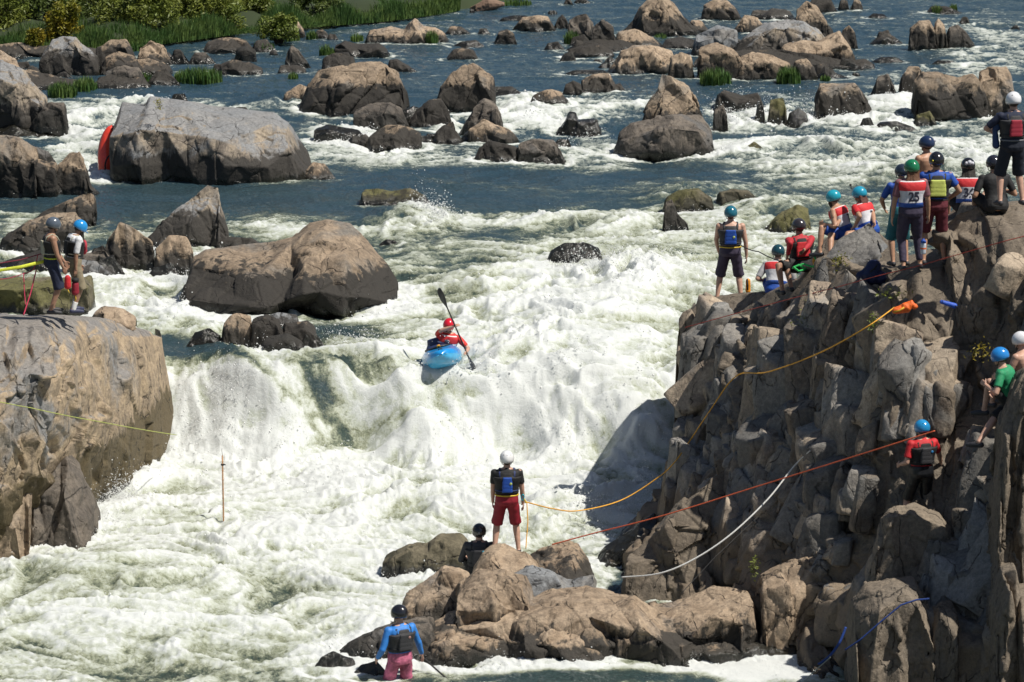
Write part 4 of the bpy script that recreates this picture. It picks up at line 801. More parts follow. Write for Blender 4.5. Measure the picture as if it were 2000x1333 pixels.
# separate blocks standing against the cliff
CR = [
('long smooth brown slab sloping down to the dark pool under the white rope', 'C', 1150, [1213,1150,1232,1092,1268,1062,1325,1000,1400,935,1462,900,1500,930,1512,1010,1500,1100,1490,1150], 's', 54.6, .9),

('tall square grey block at the bottom right below the blue webbing', 'C', 1400, [1658,1400,1662,1182,1690,1146,1742,1130,1790,1134,1812,1172,1815,1400], 'w', 48.9, .9),
('rough narrow block right of the tall square grey block', 'C', 1400, [1816,1400,1820,1195,1838,1175,1862,1180,1872,1240,1902,1280,1910,1400], 'b', 48.7, .7),
('tan-edged pillar in the bottom right corner', 'C', 1420, [1930,1420,1932,1180,1950,1110,1975,1100,1985,1150,2080,1140,2085,1420], 'w', 47.6, .8),
('tall rock pillar at the right edge in front of the green shirt', 'C', 1180, [1936,1180,1940,960,1950,830,1972,765,2000,722,2060,700,2120,700,2125,1180], 'w', 48.3, .7),
('low block under the feet of the red-shirted spectator', 'C', 1110, [1700,1110,1716,1010,1738,992,1790,988,1835,1004,1858,1030,1862,1110], 'b', 50.3, .5),
('pointed grey boulder the two bib wearers sit on', 'G', 560, [1588,560,1600,520,1640,470,1700,440,1730,478,1752,520,1764,560], 'p', 55.2, .9),
('big brown dome rock under the upper spectators', 'C', 520, [1838,520,1846,440,1870,412,1905,400,1960,402,2020,398,2120,396,2125,520], 'd', 52.2, 1.6),
('small tan block behind the shoes of the two helpers', 'T', 620, [178,622,186,610,200,600,236,602,262,618,266,622], 'b', 63.6, .4),
('brown block low on the cliff above the tan outcrop', 'T', 1260, [1478,1260,1482,1130,1520,1110,1600,1080,1655,1075,1664,1130,1662,1240], 'w', 52.2, .6),
]
for (lb, st, yb, pr, sc_, z_, D_) in CR: rock(lb, st, yb, pr, sc_, zc=z_, D=D_, cuts=9, rough=1.1, zbase=at(0, yb, z_)[2] - (.3 if yb == 620 else 1.5))
WV, WF, WNU, WNV = build_water(FOOT)
# river bed far below the surface, one sheet out to the horizon
bm = bmesh.new(); bmesh.ops.create_grid(bm, x_segments=2, y_segments=2, size=1500); me = bpy.data.meshes.new('river_bed'); bm.to_mesh(me); bm.free()
bed = link('river_bed', me, simple('bed', (0.05, 0.06, 0.05), 0.9)); bed.location = (0, 0, -2.5); tag(bed, kind='structure')
far = npmesh('far_water', [(-900, 185, 2.2), (900, 185, 2.2), (900, 1500, 2.2), (-900, 1500, 2.2)], [[0, 1, 2, 3]]); o = link('far_water', far, simple('far water', (0.012, 0.028, 0.04), 0.15)); tag(o, kind='structure')
# ================================================================ people
class MB:
    def __init__(s): s.v = []; s.f = []
    def add(s, V, Fs): o = len(s.v); s.v += [tuple(map(float, p)) for p in V]; s.f += [tuple(i + o for i in q) for q in Fs]
    def ell(s, c, r, M=None, n=14, m=9, lo=-90, hi=90):
        V = []; Fs = []
        for j in range(m + 1):
            ph = R(lo + (hi - lo) * j / m)
            for i in range(n):
                th = 2 * math.pi * i / n; V.append(Vector((r[0] * math.cos(ph) * math.cos(th), r[1] * math.cos(ph) * math.sin(th), r[2] * math.sin(ph))))
        for j in range(m):
            for i in range(n): Fs.append((j * n + i, j * n + (i + 1) % n, (j + 1) * n + (i + 1) % n, (j + 1) * n + i))
        Fs.append(tuple(range(n - 1, -1, -1))); Fs.append(tuple(m * n + i for i in range(n)))
        if M is not None: V = [M @ p for p in V]
        c = Vector(c); s.add([p + c for p in V], Fs); return s
    def tube(s, P, Rr, n=12, caps=True, sx=1.0, up=None):
        P = [Vector(p) for p in P]; V = []; Fs = []; prev = None
        for k, p in enumerate(P):
            d = (P[min(k + 1, len(P) - 1)] - P[max(k - 1, 0)]).normalized()
            if prev is None:
                ref = Vector(up) if up else (Vector((0, 1, 0)) if abs(d.y) < .9 else Vector((1, 0, 0))); a = (ref - d * ref.dot(d)).normalized()
            else: a = (prev - d * prev.dot(d)).normalized()
            prev = a; b = d.cross(a); r = Rr[k] if isinstance(Rr, (list, tuple)) else Rr
            for i in range(n):
                th = 2 * math.pi * i / n; V.append(p + a * (r * sx * math.cos(th)) + b * (r * math.sin(th)))
        for k in range(len(P) - 1):
            for i in range(n): Fs.append((k * n + i, k * n + (i + 1) % n, (k + 1) * n + (i + 1) % n, (k + 1) * n + i))
        if caps: Fs.append(tuple(range(n - 1, -1, -1))); Fs.append(tuple((len(P) - 1) * n + i for i in range(n)))
        s.add(V, Fs); return s
    def cap(s, p0, r0, p1, r1, n=12):   # tapered capsule
        p0 = Vector(p0); p1 = Vector(p1); d = (p1 - p0); L = d.length
        if L < 1e-5: return s.ell(p0, (r0, r0, r0))
        d /= L; P = []; Q = []
        for a in (-85, -60, -35, -12): P.append(p0 + d * r0 * math.sin(R(a))); Q.append(r0 * math.cos(R(a)))
        for a in (12, 35, 60, 85): P.append(p1 + d * r1 * math.sin(R(a))); Q.append(r1 * math.cos(R(a)))
        return s.tube(P, Q, n)
    def loft(s, secs, M=None, n=24, e=2.4, caps=True, cy=0.0):   # (z, rx, ry, yoff)
        V = []; Fs = []
        for (z, rx, ry, yo) in secs:
            for i in range(n):
                th = 2 * math.pi * i / n; c, q = math.cos(th), math.sin(th)
                V.append(Vector((rx * math.copysign(abs(c) ** (2 / e), c), yo + ry * math.copysign(abs(q) ** (2 / e), q), z)))
        for k in range(len(secs) - 1):
            for i in range(n): Fs.append((k * n + i, k * n + (i + 1) % n, (k + 1) * n + (i + 1) % n, (k + 1) * n + i))
        if caps: Fs.append(tuple(range(n - 1, -1, -1))); Fs.append(tuple((len(secs) - 1) * n + i for i in range(n)))
        if M is not None: V = [M @ p for p in V]
        s.add(V, Fs); return s
    def build(s, name, mat, parent=None, remesh=None, smooth=4, wrinkle=0, solid=0):
        me = bpy.data.meshes.new(name); me.from_pydata(s.v, [], s.f); me.update()
        bm = bmesh.new(); bm.from_mesh(me); bmesh.ops.recalc_face_normals(bm, faces=bm.faces); bm.to_mesh(me); bm.free()
        for p in me.polygons: p.use_smooth = True
        o = link(name, me, mat, parent)
        if remesh:
            m = o.modifiers.new('r', 'REMESH'); m.mode = 'VOXEL'; m.voxel_size = remesh; m.use_smooth_shade = True
            m = o.modifiers.new('s', 'SMOOTH'); m.factor = 0.5; m.iterations = smooth
            if wrinkle:
                tx = bpy.data.textures.get('folds') or bpy.data.textures.new('folds', 'CLOUDS'); tx.noise_scale = 0.09; tx.noise_depth = 2
                m = o.modifiers.new('w', 'DISPLACE'); m.texture = tx; m.strength = wrinkle; m.mid_level = .5
        return o
def ik(a, b, l1, l2, hint):
    a = Vector(a); b = Vector(b); d = b - a; L = d.length
    if L > (l1 + l2) * .995: b = a + d * ((l1 + l2) * .995 / L); d = b - a; L = d.length
    d /= L; x = (l1 * l1 - l2 * l2 + L * L) / (2 * L); h = math.sqrt(max(l1 * l1 - x * x, 0))
    hv = Vector(hint); hv = hv - d * hv.dot(d)
    if hv.length < 1e-4: hv = Vector((0, 1, 0)) - d * d.y
    return a + d * x + hv.normalized() * h, b
SKIN = {'p': (0.52, 0.31, 0.225), 't': (0.44, 0.245, 0.155), 'd': (0.33, 0.18, 0.115)}
TOR = [(-.09, .135, .10, .0), (-.03, .168, .118, -.005), (.06, .160, .112, .0), (.15, .145, .100, .008), (.24, .150, .104, .005), (.33, .172, .116, -.003), (.40, .185, .116, -.008), (.455, .178, .096, -.010), (.49, .120, .075, -.008), (.52, .062, .06, .0)]
TOR = [(z, rx * (1.04 if z < .3 else 1.08), ry * 1.05, yo) for z, rx, ry, yo in TOR]
def grow(secs, d, z0, z1, k=1.0):
    zs = sorted(set([z0, z1] + [q[0] for q in secs if z0 < q[0] < z1])); A = np.array(secs); out = []
    for z in zs: out.append((z, np.interp(z, A[:, 0], A[:, 1]) * k + d, np.interp(z, A[:, 0], A[:, 2]) * k + d, np.interp(z, A[:, 0], A[:, 3])))
    return out
def hand(mb, w, dirn, side, curl=.6, palm=None):
    """palm, five fingers of unequal length that curl, thumb from the side of the palm"""
    d = Vector(dirn).normalized(); ref = Vector(palm) if palm else Vector((-side, 0, 0))
    pn = (ref - d * ref.dot(d)); pn = pn.normalized() if pn.length > .05 else Vector((0, 1, 0)); sd = d.cross(pn) * side
    w = Vector(w)
    for k in range(4):
        o = (k - 1.5) * .0205; a = w + sd * o * .7 + d * .012; b = w + sd * o + d * (.088 - .004 * abs(k - 1.3)); mb.cap(a, .014, b, .0115, 8)
        L = (.062, .074, .069, .052)[3 - k if side > 0 else k] * .95; p = b; ang = 0
        for q in range(3):
            ang += curl * (.55 + .12 * k); dn = (d * math.cos(ang) + pn * math.sin(ang)); p2 = p + dn * L * (.44, .32, .24)[q]; mb.cap(p, .0092 - .0008 * q, p2, .0086 - .0009 * q, 8); p = p2
    a = w + sd * .026 + d * .02; b = a + (sd * .8 + d * .75 + pn * .35).normalized() * .042; c = b + (sd * .2 + d * .9 + pn * .6).normalized() * .032; mb.cap(a, .014, b, .0115, 8); mb.cap(b, .0112, c, .0095, 8)
def person(label, pos, heading, pelvis=(0, 0, .93), lean=0, roll=0, twist=0, feet=None, knee=None, hands=None, elbow=None, head=(0, 0), skin='p', curl=(.5, .5), scale=1.0,
           helmet=None, brim=False, hair=None, beard=False, shirt=None, sleeve=.5, shorts=None, inseam=.9, shoes=(.03, .03, .035), socks=None, pfd=None, bib=None, bare=False, belt=None, anchor='feet', group=None, logo=None, world_hands=None, barefoot=False, legs=True, world_feet=None):
    scale *= 1.035
    root = bpy.data.objects.new('person', None); COL.objects.link(root); root.empty_display_size = .2
    root.location = pos; root.rotation_euler = (0, 0, R(heading)); root.scale = (scale,) * 3
    tag(root, label, 'person', group)
    MW = Matrix.Translation(Vector(pos)) @ Matrix.Rotation(R(heading), 4, 'Z') @ Matrix.Scale(scale, 4); MI = MW.inverted()
    pel = Vector(pelvis)
    MT = Matrix.Translation(pel) @ Matrix.Rotation(R(-lean), 4, 'X') @ Matrix.Rotation(R(roll), 4, 'Y') @ Matrix.Rotation(R(twist), 4, 'Z')
    T = lambda x, y, z: MT @ Vector((x, y, z))
    feet = feet or [(-.13, 0, .09), (.13, 0, .09)]; knee = knee or [(-.1, 1, 0), (.1, 1, 0)]
    hands = hands or [(-.28, .06, .78), (.28, .06, .78)]; elbow = elbow or [(-.4, -1, 0), (.4, -1, 0)]
    J = {}; sk = simple('skin ' + skin, SKIN[skin], .5, bump=.1, bsc=60)
    B = MB(); B.loft(TOR, MT, 26, 2.3)
    sh = [T(-.198, -.008, .435), T(.198, -.008, .435)]; hp = [T(-.088, 0, -.03), T(.088, 0, -.03)]
    for s_ in (0, 1):
        sg = (-1, 1)[s_]
        hw = Vector(hands[s_]) if not (world_hands and world_hands[s_] is not None) else MI @ Vector(world_hands[s_])
        el, wr = ik(sh[s_], hw, .29, .255, elbow[s_])
        B.ell(sh[s_], (.062, .062, .062)); B.cap(sh[s_], .060, sh[s_].lerp(el, .35), .056); B.cap(sh[s_].lerp(el, .35), .056, el, .041); B.cap(el, .040, el.lerp(wr, .3), .041); B.cap(el.lerp(wr, .3), .041, wr, .026)
        hand(B, wr, (wr - el), sg, curl[s_], None if not world_hands else None)
        if world_feet and world_feet[s_] is not None: feet = list(feet); feet[s_] = MI @ Vector(world_feet[s_])
        kn, an = ik(hp[s_], feet[s_], .43, .42, knee[s_])
        if legs:
            B.cap(hp[s_], .088, hp[s_].lerp(kn, .4), .080); B.cap(hp[s_].lerp(kn, .4), .080, kn, .055); B.cap(kn, .056, kn.lerp(an, .3), .059); B.cap(kn.lerp(an, .3), .059, kn.lerp(an, .8), .040); B.cap(kn.lerp(an, .8), .040, an, .036)
        fd = Vector((0.12 * sg, 1, 0)).normalized(); 
        sd = (an - kn).normalized()
        if sd.z > -.5: fd = (fd + Vector((0, 0, -.35))).normalized()
        if legs:
            B.cap(an + Vector((0, -.03, -.035)), .038, an + fd * .09 + Vector((0, 0, -.055)), .034); B.cap(an + fd * .09 + Vector((0, 0, -.055)), .036, an + fd * .16 + Vector((0, 0, -.065)), .025)
        J[s_] = (sh[s_], el, wr, hp[s_], kn, an, fd)
    MH = MT @ Matrix.Translation((0, .005, .485)) @ Matrix.Rotation(R(lean * .5 - head[1]), 4, 'X') @ Matrix.Rotation(R(head[0]), 4, 'Z')
    Hh = lambda x, y, z: MH @ Vector((x, y, z)); M3 = MH.to_3x3()
    B.cap(T(0, -.01, .45), .062, Hh(0, 0, .09), .055)
    B.ell(Hh(0, -.008, .19), (.074, .094, .100), M3); B.ell(Hh(0, .028, .135), (.056, .062, .062), M3); B.cap(Hh(0, .088, .175), .011, Hh(0, .102, .150), .013)
    B.ell(Hh(0, .075, .112), (.024, .016, .010), M3); B.ell(Hh(0, .074, .085), (.024, .02, .016), M3)
    for q in (-1, 1): B.ell(Hh(q * .075, -.005, .165), (.012, .022, .032), M3, 8, 6); B.ell(Hh(q * .030, .082, .192), (.02, .012, .008), M3, 8, 6)
    B.build('body', sk, root, .0085, 3)
    # clothing
    if shirt:
        m = MB(); m.loft(grow(TOR, .014, -.06, .50), MT, 26, 2.3)
        for s_ in (0, 1):
            sh_, el, wr, *_ = J[s_]; m.ell(sh_, (.066, .066, .064))
            if sleeve <= 1: e_ = sh_.lerp(el, sleeve); m.tube([sh_, sh_.lerp(el, sleeve * .5), e_], [.060, .063, .064 if sleeve < .8 else .054], 14)
            else: e_ = el.lerp(wr, min(sleeve - 1, .97)); m.tube([sh_, sh_.lerp(el, .6)], [.064, .055], 14); m.cap(sh_.lerp(el, .5), .056, el, .050); m.tube([el, el.lerp(wr, .3), e_], [.049, .048, .034], 14)
        m.tube([T(0, -.005, .47), T(0, 0, .525)], [.078, .066], 16)
        m.build('shirt', shirt, root, .011, 4, .010)
    if shorts:
        m = MB(); m.loft(grow(TOR, .018, -.09, .10), MT, 26, 2.4)
        for s_ in (0, 1):
            _, _, _, h_, k_, a_, _ = J[s_]; e_ = h_.lerp(k_, inseam); m.cap(h_, .100, h_.lerp(k_, .3), .104, 16); m.tube([h_.lerp(k_, .2), h_.lerp(k_, .6 * inseam), e_], [.100, .095, .098 if inseam < 1.2 else .06], 18)
            if inseam > 1.2: m.cap(h_.lerp(k_, .6), .085, k_, .072); m.tube([k_, k_.lerp(a_, .9)], [.070, .055], 16)
        m.build('shorts', shorts, root, .012, 4, .016)
    if legs and not barefoot:
        for s_ in (0, 1):
            an, fd = J[s_][5], J[s_][6]; m = MB(); z = Vector((0, 0, 1))
            m.cap(an + Vector((0, -.035, -.045)), .046, an + fd * .10 - z * .055, .042); m.cap(an + fd * .09 - z * .058, .043, an + fd * .17 - z * .066, .032)
            m.build('shoe', simple('shoe %.2f %.2f' % (shoes[0], shoes[2]), shoes, .6), root, .010, 3)
            if socks: m = MB(); kn = J[s_][4]; m.tube([an.lerp(kn, .30), an.lerp(kn, .1), an - z * .03], [.050, .047, .045], 14); m.build('sock', simple('sock', socks, .8), root, .010, 2)
    if hair:
        m = MB(); hm = simple('hair %.2f' % hair[1][0], hair[1], .6, bump=.6, bsc=90)
        m.ell(Hh(0, -.02, .17), (.082, .092, .095), M3)
        if hair[0] == 'long':
            for q in (-2, -1, 0, 1, 2): m.cap(Hh(q * .034, -.07 + abs(q) * .012, .15), .038, T(q * .052, -.125 + abs(q) * .01, .37 - .02 * (abs(q) % 2)), .024)
        m.build('hair', hm, root, .010, 2, .02)
    if beard: m = MB(); m.ell(Hh(0, .062, .085), (.050, .048, .052), M3); m.ell(Hh(0, .07, .05), (.03, .03, .045), M3); m.build('beard', simple('beard', (.05, .03, .02), .8, bump=.6, bsc=90), root, .009, 2, .015)
    if helmet:
        m = MB(); n = 22; V = []; Fs = []; mm = 9
        Mh = MH @ Matrix.Translation((0, -.006, .185)) @ Matrix.Rotation(R(-8), 4, 'X')
        for shl, k in ((1.0, 0), (.90, 1)):
            o0 = len(V)
            for j in range(mm + 1):
                for i in range(n):
                    th = 2 * math.pi * i / n; lo = -18 - 16 * max(0, -math.sin(th)) - 10 * abs(math.cos(th)) ** 4; ph = R(90 + (lo - 90) * j / mm) if j else R(89)
                    V.append(Mh @ Vector((.117 * shl * math.cos(ph) * math.cos(th), .137 * shl * math.cos(ph) * math.sin(th), .130 * shl * math.sin(ph))))
            for j in range(mm):
                for i in range(n): Fs.append((o0 + j * n + i, o0 + j * n + (i + 1) % n, o0 + (j + 1) * n + (i + 1) % n, o0 + (j + 1) * n + i))
            Fs.append(tuple(o0 + i for i in range(n)))
        a0 = mm * n; b0 = (mm + 1) * n + mm * n
        for i in range(n): Fs.append((a0 + i, a0 + (i + 1) % n, b0 + (i + 1) % n, b0 + i))
        m.add(V, Fs)
        if brim: m.ell(Mh @ Vector((0, .14, -.012)), (.075, .055, .010), Mh.to_3x3(), 16, 6)
        ho = m.build('helmet', simple('helmet %.2f %.2f %.2f' % helmet, helmet, .22, coat=.6), root)
        m = MB()
        for q in (-1, 1): m.tube([Mh @ Vector((q * .095, .01, -.03)), Hh(q * .07, .045, .08), Hh(0, .06, .055)], .007, 6)
        m.build('chin_strap', simple('black strap', (.02, .02, .02), .7), root)
        for q in (-1, 0, 1):   # vent holes as dark inset ovals
            m = MB(); a = R(-90 + 34 * q); m.ell(Mh @ Vector((.112 * math.cos(a) * .88, .131 * math.sin(a) * .88, .062)), (.012, .012, .006), Mh.to_3x3(), 8, 4); m.build('vent', simple('black strap', (.02, .02, .02), .7), ho)
        if logo:
            m = MB(); 
            for (aa, zz, rr) in logo[1]: a = R(aa); cz_ = math.sqrt(max(0, 1 - (zz / .130) ** 2)); m.ell(Mh @ Vector((.117 * cz_ * math.cos(a), .137 * cz_ * math.sin(a), zz)), (rr, rr * .9, rr), Mh.to_3x3(), 10, 5)
            m.build('emblem', simple('emblem %.2f' % logo[0][0], logo[0], .5), ho)
    if pfd:
        side, panel = pfd[0], pfd[1]
        m = MB(); m.loft(grow(TOR, .040, .11, .385), MT, 28, 2.8)
        m.loft([(.37, .150, .150, -.008), (.43, .125, .135, -.01), (.455, .110, .12, -.01)], MT, 24, 3)
        vest = m.build('life_jacket', side, root, .012, 4, .006)
        m = MB(); w_ = pfd[2] if len(pfd) > 2 else .10   # raised coloured back panel, quilted
        for (z0, z1) in ((.14, .206), (.204, .267), (.265, .327), (.325, .390)):
            f_ = 1 - .22 * max(0, z0 - .24) / .15
            m.loft([(z0, w_ * f_ * .97, .026, -.152), (z0 + .008, w_ * f_, .032, -.154), (z1 - .008, w_ * f_ * .97, .032, -.154), (z1, w_ * f_ * .94, .026, -.152)], MT, 20, 4)
        pn = m.build('back_panel', panel, vest, .009, 2)
        m = MB()
        for q in (-1, 1): m.tube([T(q * .105, -.135, .35), T(q * .115, -.10, .46), T(q * .11, 0, .505), T(q * .105, .08, .46), T(q * .10, .135, .36)], .022, 8, sx=.5)
        m.tube([T(.19 * math.cos(a), -.003 + .16 * math.sin(a), .16) for a in [2 * math.pi * i / 20 for i in range(21)]], .012, 6)
        m.build('strap', pfd[3] if len(pfd) > 3 else simple('black strap', (.02, .02, .02), .7), vest)
        if len(pfd) > 4: m = MB(); m.ell(T(pfd[4][0], -.188, pfd[4][1]), (.022, .006, .022), MT.to_3x3(), 12, 5); m.build('round_badge', pfd[4][2], vest)
    if bib:
        m = MB(); m.loft(grow(TOR, .030, .07, .475, 1.0), MT, 30, 2.5)
        bo = link('bib', None, None); bpy.data.objects.remove(bo)
        bo = m.build('race_bib', bibmat(), root); bo.data.transform(MT.inverted()); bo.matrix_local = MT
        if bib[0]:
            cu = bpy.data.curves.new('n', 'FONT'); cu.body = bib[0]; cu.size = .205; cu.align_x = 'CENTER'; cu.extrude = .002; cu.offset = .006; cu.space_character = 1.0
            t_ = bpy.data.objects.new('t', cu); COL.objects.link(t_); bpy.context.view_layer.update()
            me = bpy.data.meshes.new_from_object(t_.evaluated_get(bpy.context.evaluated_depsgraph_get())); bpy.data.objects.remove(t_)
            co = np.zeros(len(me.vertices) * 3, np.float32); me.vertices.foreach_get('co', co); co = co.reshape(-1, 3)
            ry = .145; th = co[:, 0] / .19
            X = .17 * np.sin(th) + (bib[1] if len(bib) > 1 else 0); Yv = -(ry + .004) - co[:, 2] + .05 * (1 - np.cos(th)); Z = .165 + co[:, 1]
            sgf = -1 if (len(bib) > 2 and bib[2]) else 1
            me.vertices.foreach_set('co', np.stack([X * sgf, Yv * sgf, Z], 1).astype(np.float32).ravel()); me.update()
            link('number', me, simple('bib ink', (.012, .012, .03), .6), bo)
            # round race emblem above the number: pale oval with dark broken marks
            m = MB(); m.ell((bib[1] if len(bib) > 1 else 0, -.146 * sgf, .372), (.052, .006, .032), None, 18, 6); e_ = m.build('emblem', simple('emblem pale', (.45, .52, .6), .6), bo)
            m = MB()
            for k in range(9): a = k * .7; m.ell((.036 * math.cos(a) + (bib[1] if len(bib) > 1 else 0), -.151 * sgf, .372 + .02 * math.sin(a)), (.009, .004, .005), None, 8, 4)
            m.build('emblem_mark', simple('bib ink', (.012, .012, .03), .6), bo)
    if belt:
        m = MB(); m.tube([T(.185 * math.cos(a), .135 * math.sin(a), .075) for a in [2 * math.pi * i / 22 for i in range(23)]], .014, 6); m.build('belt', belt, root)
    J['T'] = MT; J['W'] = MW; J['root'] = root
    return J
_bm = []
def bibmat():
    if _bm: return _bm[0]
    m, n, l, b = newmat('race bib'); t = NT(m); sp = n.new('ShaderNodeSeparateXYZ'); l.new(t.obj(), sp.inputs[0]); z = sp.outputs[2]
    c = t.mix(t.math('GREATER_THAN', z, .325), (.62, .62, .66), (.60, .03, .035)); c = t.mix(t.math('LESS_THAN', z, .135), c, (.03, .10, .42)); c = t.mix(t.math('GREATER_THAN', z, .462), c, (.65, .65, .66))
    l.new(c, b.inputs['Base Color']); b.inputs['Roughness'].default_value = .7; l.new(t.bump(t.noise(t.obj(), 14, 4), .5, .02), b.inputs['Normal']); _bm.append(m); return m
bl = (.012, .012, .013); BLK = simple('black cloth', bl, .75, bump=.2); DGREY = simple('dark grey cloth', (.045, .045, .05), .8, bump=.2)
NAVY = simple('navy cloth', (.012, .018, .045), .8, bump=.2); RED = simple('red cloth', (.52, .015, .022), .7, bump=.2); CRIM = simple('crimson cloth', (.26, .008, .022), .7, bump=.2)
BLU = simple('royal blue cloth', (.012, .07, .36), .65, bump=.2); SKY = simple('bright blue cloth', (.03, .20, .60), .6, bump=.2); WHT = simple('white cloth', (.70, .70, .72), .8, bump=.2)
KHA = simple('khaki cloth', (.24, .20, .13), .8, bump=.2); PUR = simple('dark purple cloth', (.045, .035, .065), .8, bump=.2); MAU = simple('mauve cloth', (.20, .085, .10), .8, bump=.2)
MAR = simple('maroon cloth', (.12, .018, .028), .8, bump=.2); YEL = simple('lime yellow cloth', (.52, .58, .13), .7, bump=.2); CREAM = simple('cream cloth', (.42, .40, .30), .8, bump=.2)
PINK = simple('pink patterned cloth', (.50, .13, .22), .8, bump=.3, bsc=30, var=.45); GREEN = simple('green cloth', (.02, .26, .11), .7, bump=.2); WEBY = simple('yellow webbing', (.62, .42, .03), .6); LIME = simple('lime webbing', (.55, .62, .04), .6)
CY = simple('cyan badge', (.05, .40, .55), .5); YB = simple('yellow badge', (.45, .55, .15), .5); CHAR = simple('charcoal cloth', (.028, .028, .032), .7, bump=.3)
W_ = lambda *a: tuple(at(*a)); G1 = 'spectators and safety helpers on the rocks'
person('person on the near outcrop in white helmet, black tee, blue life jacket and red shorts', at(990, 1084, 55.6), 3, feet=[(-.20, 0, .09), (.19, .02, .09)], hands=[(-.22, .17, .84), (.27, .10, .80)], elbow=[(-.5, -1, -.2), (.5, -1, -.2)], helmet=(.78, .78, .78), hair=('short', (.03, .02, .015)), shirt=BLK, sleeve=.62, shorts=CRIM, inseam=.98, pfd=(BLK, BLU, .085, simple('navy strap', (.02, .035, .12), .7), (.055, .29, YB)), belt=WEBY, skin='p', group=G1)
person('person sitting low on the near outcrop in black helmet and blue-dotted black life jacket', at(936, 1116, 55.9), 0, pelvis=(0, 0, 0), feet=[(-.16, .55, -.32), (.16, .55, -.32)], knee=[(-.2, .3, 1), (.2, .3, 1)], hands=[(-.22, .30, .14), (.22, .30, .14)], helmet=(.012, .012, .014), logo=((.3, .3, .3), [(-90, -.02, .018)]), hair=('short', (.03, .02, .015)), shirt=DGREY, sleeve=1.9, shorts=BLK, inseam=1.6, pfd=(CHAR, CHAR, .11, BLK, (.07, .37, CY)), group=G1)
person('person at the bottom edge in bright blue long sleeves, black helmet and pink shorts', at(782, 1402, 51.0), 24, twist=8, head=(28, 4), feet=[(-.2, .05, .09), (.2, 0, .09)], world_hands=[W_(737, 1286, 50.8), W_(828, 1290, 51.2)], elbow=[(-.5, -1, -.6), (.5, -1, -.2)], helmet=(.014, .014, .018), shirt=SKY, sleeve=1.95, shorts=PINK, inseam=1.0, pfd=(CHAR, CHAR, .11, BLK, (.06, .34, simple('faded print', (.35, .20, .18), .8))), group=G1, skin='p', scale=1.0)
person('bare-armed person on the left ledge in grey helmet, cream-backed life jacket, navy shorts', at(104, 612, 59.3), -72, head=(-5, 14), feet=[(-.12, .02, .09), (.11, -.06, .09)], world_hands=[W_(143, 541, 59.3), W_(131, 543, 59.0)], elbow=[(-.4, -1, 0), (.4, -1, 0)], helmet=(.09, .11, .14), hair=('short', (.03, .02, .015)), shorts=NAVY, inseam=1.08, pfd=(BLK, CREAM, .10, CREAM), belt=LIME, skin='d', scale=.97, group=G1)
PJ = person('person on the left ledge in blue peaked helmet, white tee and red life jacket', at(146, 610, 59.8), -62, head=(-12, 30), lean=6, feet=[(-.12, .04, .09), (.10, -.06, .09)], world_hands=[W_(158, 528, 59.9), W_(146, 546, 59.5)], elbow=[(-.4, -1, 0), (.4, -1, 0)], helmet=(.02, .26, .62), brim=True, hair=('short', (.02, .015, .01)), beard=True, shirt=WHT, sleeve=.85, shorts=KHA, inseam=1.12, pfd=(BLK, BLK, .10, CREAM), socks=(.7, .7, .7), skin='d', scale=.95, shoes=(.03, .035, .08), group=G1)
m = MB(); m.ell(PJ['T'] @ Vector((0, .175, .30)), (.13, .05, .12), PJ['T'].to_3x3(), 16, 8); m.ell(PJ['T'] @ Vector((0, .19, .22)), (.10, .05, .08), PJ['T'].to_3x3(), 16, 8); m.build('front_pocket', simple('red life jacket', (.42, .03, .05), .7), PJ['root'], .012, 2)
person('bare-shouldered person at the cliff tip in teal helmet and blue life jacket', at(1425, 592, 60.5), -2, feet=[(-.22, 0, .09), (.2, 0, .09)], hands=[(-.20, .22, .88), (.30, .04, .74)], elbow=[(-1, -.5, 0), (.8, -.5, 0)], helmet=(.015, .13, .19), hair=('short', (.10, .03, .02)), shorts=PUR, inseam=1.05, pfd=(CHAR, BLU, .105, CHAR, (.055, .27, YB)), belt=WEBY, skin='p', group=G1)
person('person sitting at the cliff tip in dark helmet with a red quilted life jacket', at(1566, 519, 58.0), 22, pelvis=(0, 0, 0), lean=12, twist=-10, head=(15, 4), world_feet=[W_(1528, 566, 57.6), W_(1545, 560, 57.7)], knee=[(-.2, .4, 1), (.2, .6, 1)], world_hands=[W_(1538, 500, 57.8), W_(1560, 505, 57.2)], helmet=(.035, .03, .035), hair=('short', (.03, .02, .02)), shirt=simple('red and grey cloth', (.42, .02, .03), .7), sleeve=1.9, shorts=BLK, inseam=.9, pfd=(BLK, RED, .12), skin='d', group=G1)
person('person crouching below the red life jacket in dark teal helmet with grey bib', at(1516, 566, 59.2), -10, pelvis=(0, 0, 0), lean=25, head=(10, 0), feet=[(-.15, .4, -.35), (.15, .4, -.35)], knee=[(-.2, .4, 1), (.2, .4, 1)], hands=[(-.26, .28, .1), (.2, .4, .15)], helmet=(.012, .06, .08), hair=('short', (.05, .03, .02)), shirt=simple('grey cloth', (.35, .35, .36), .8), sleeve=.9, shorts=BLU, bib=('', 0), skin='p', group=G1)
person('bearded person sitting in profile in teal helmet and sleeveless race bib', at(1652, 456, 57.0), 62, pelvis=(0, 0, 0), lean=24, head=(12, 4), world_feet=[W_(1601, 492, 56.8), W_(1622, 500, 56.6)], knee=[(-.1, .6, 1), (.1, .6, 1)], world_hands=[W_(1609, 438, 56.9), W_(1632, 455, 56.5)], elbow=[(-.4, -.6, -.6), (.4, -.8, -.6)], helmet=(.02, .33, .44), hair=('short', (.03, .02, .015)), beard=True, shorts=BLU, inseam=.85, bib=('7', .03), skin='t', scale=.95, group=G1)
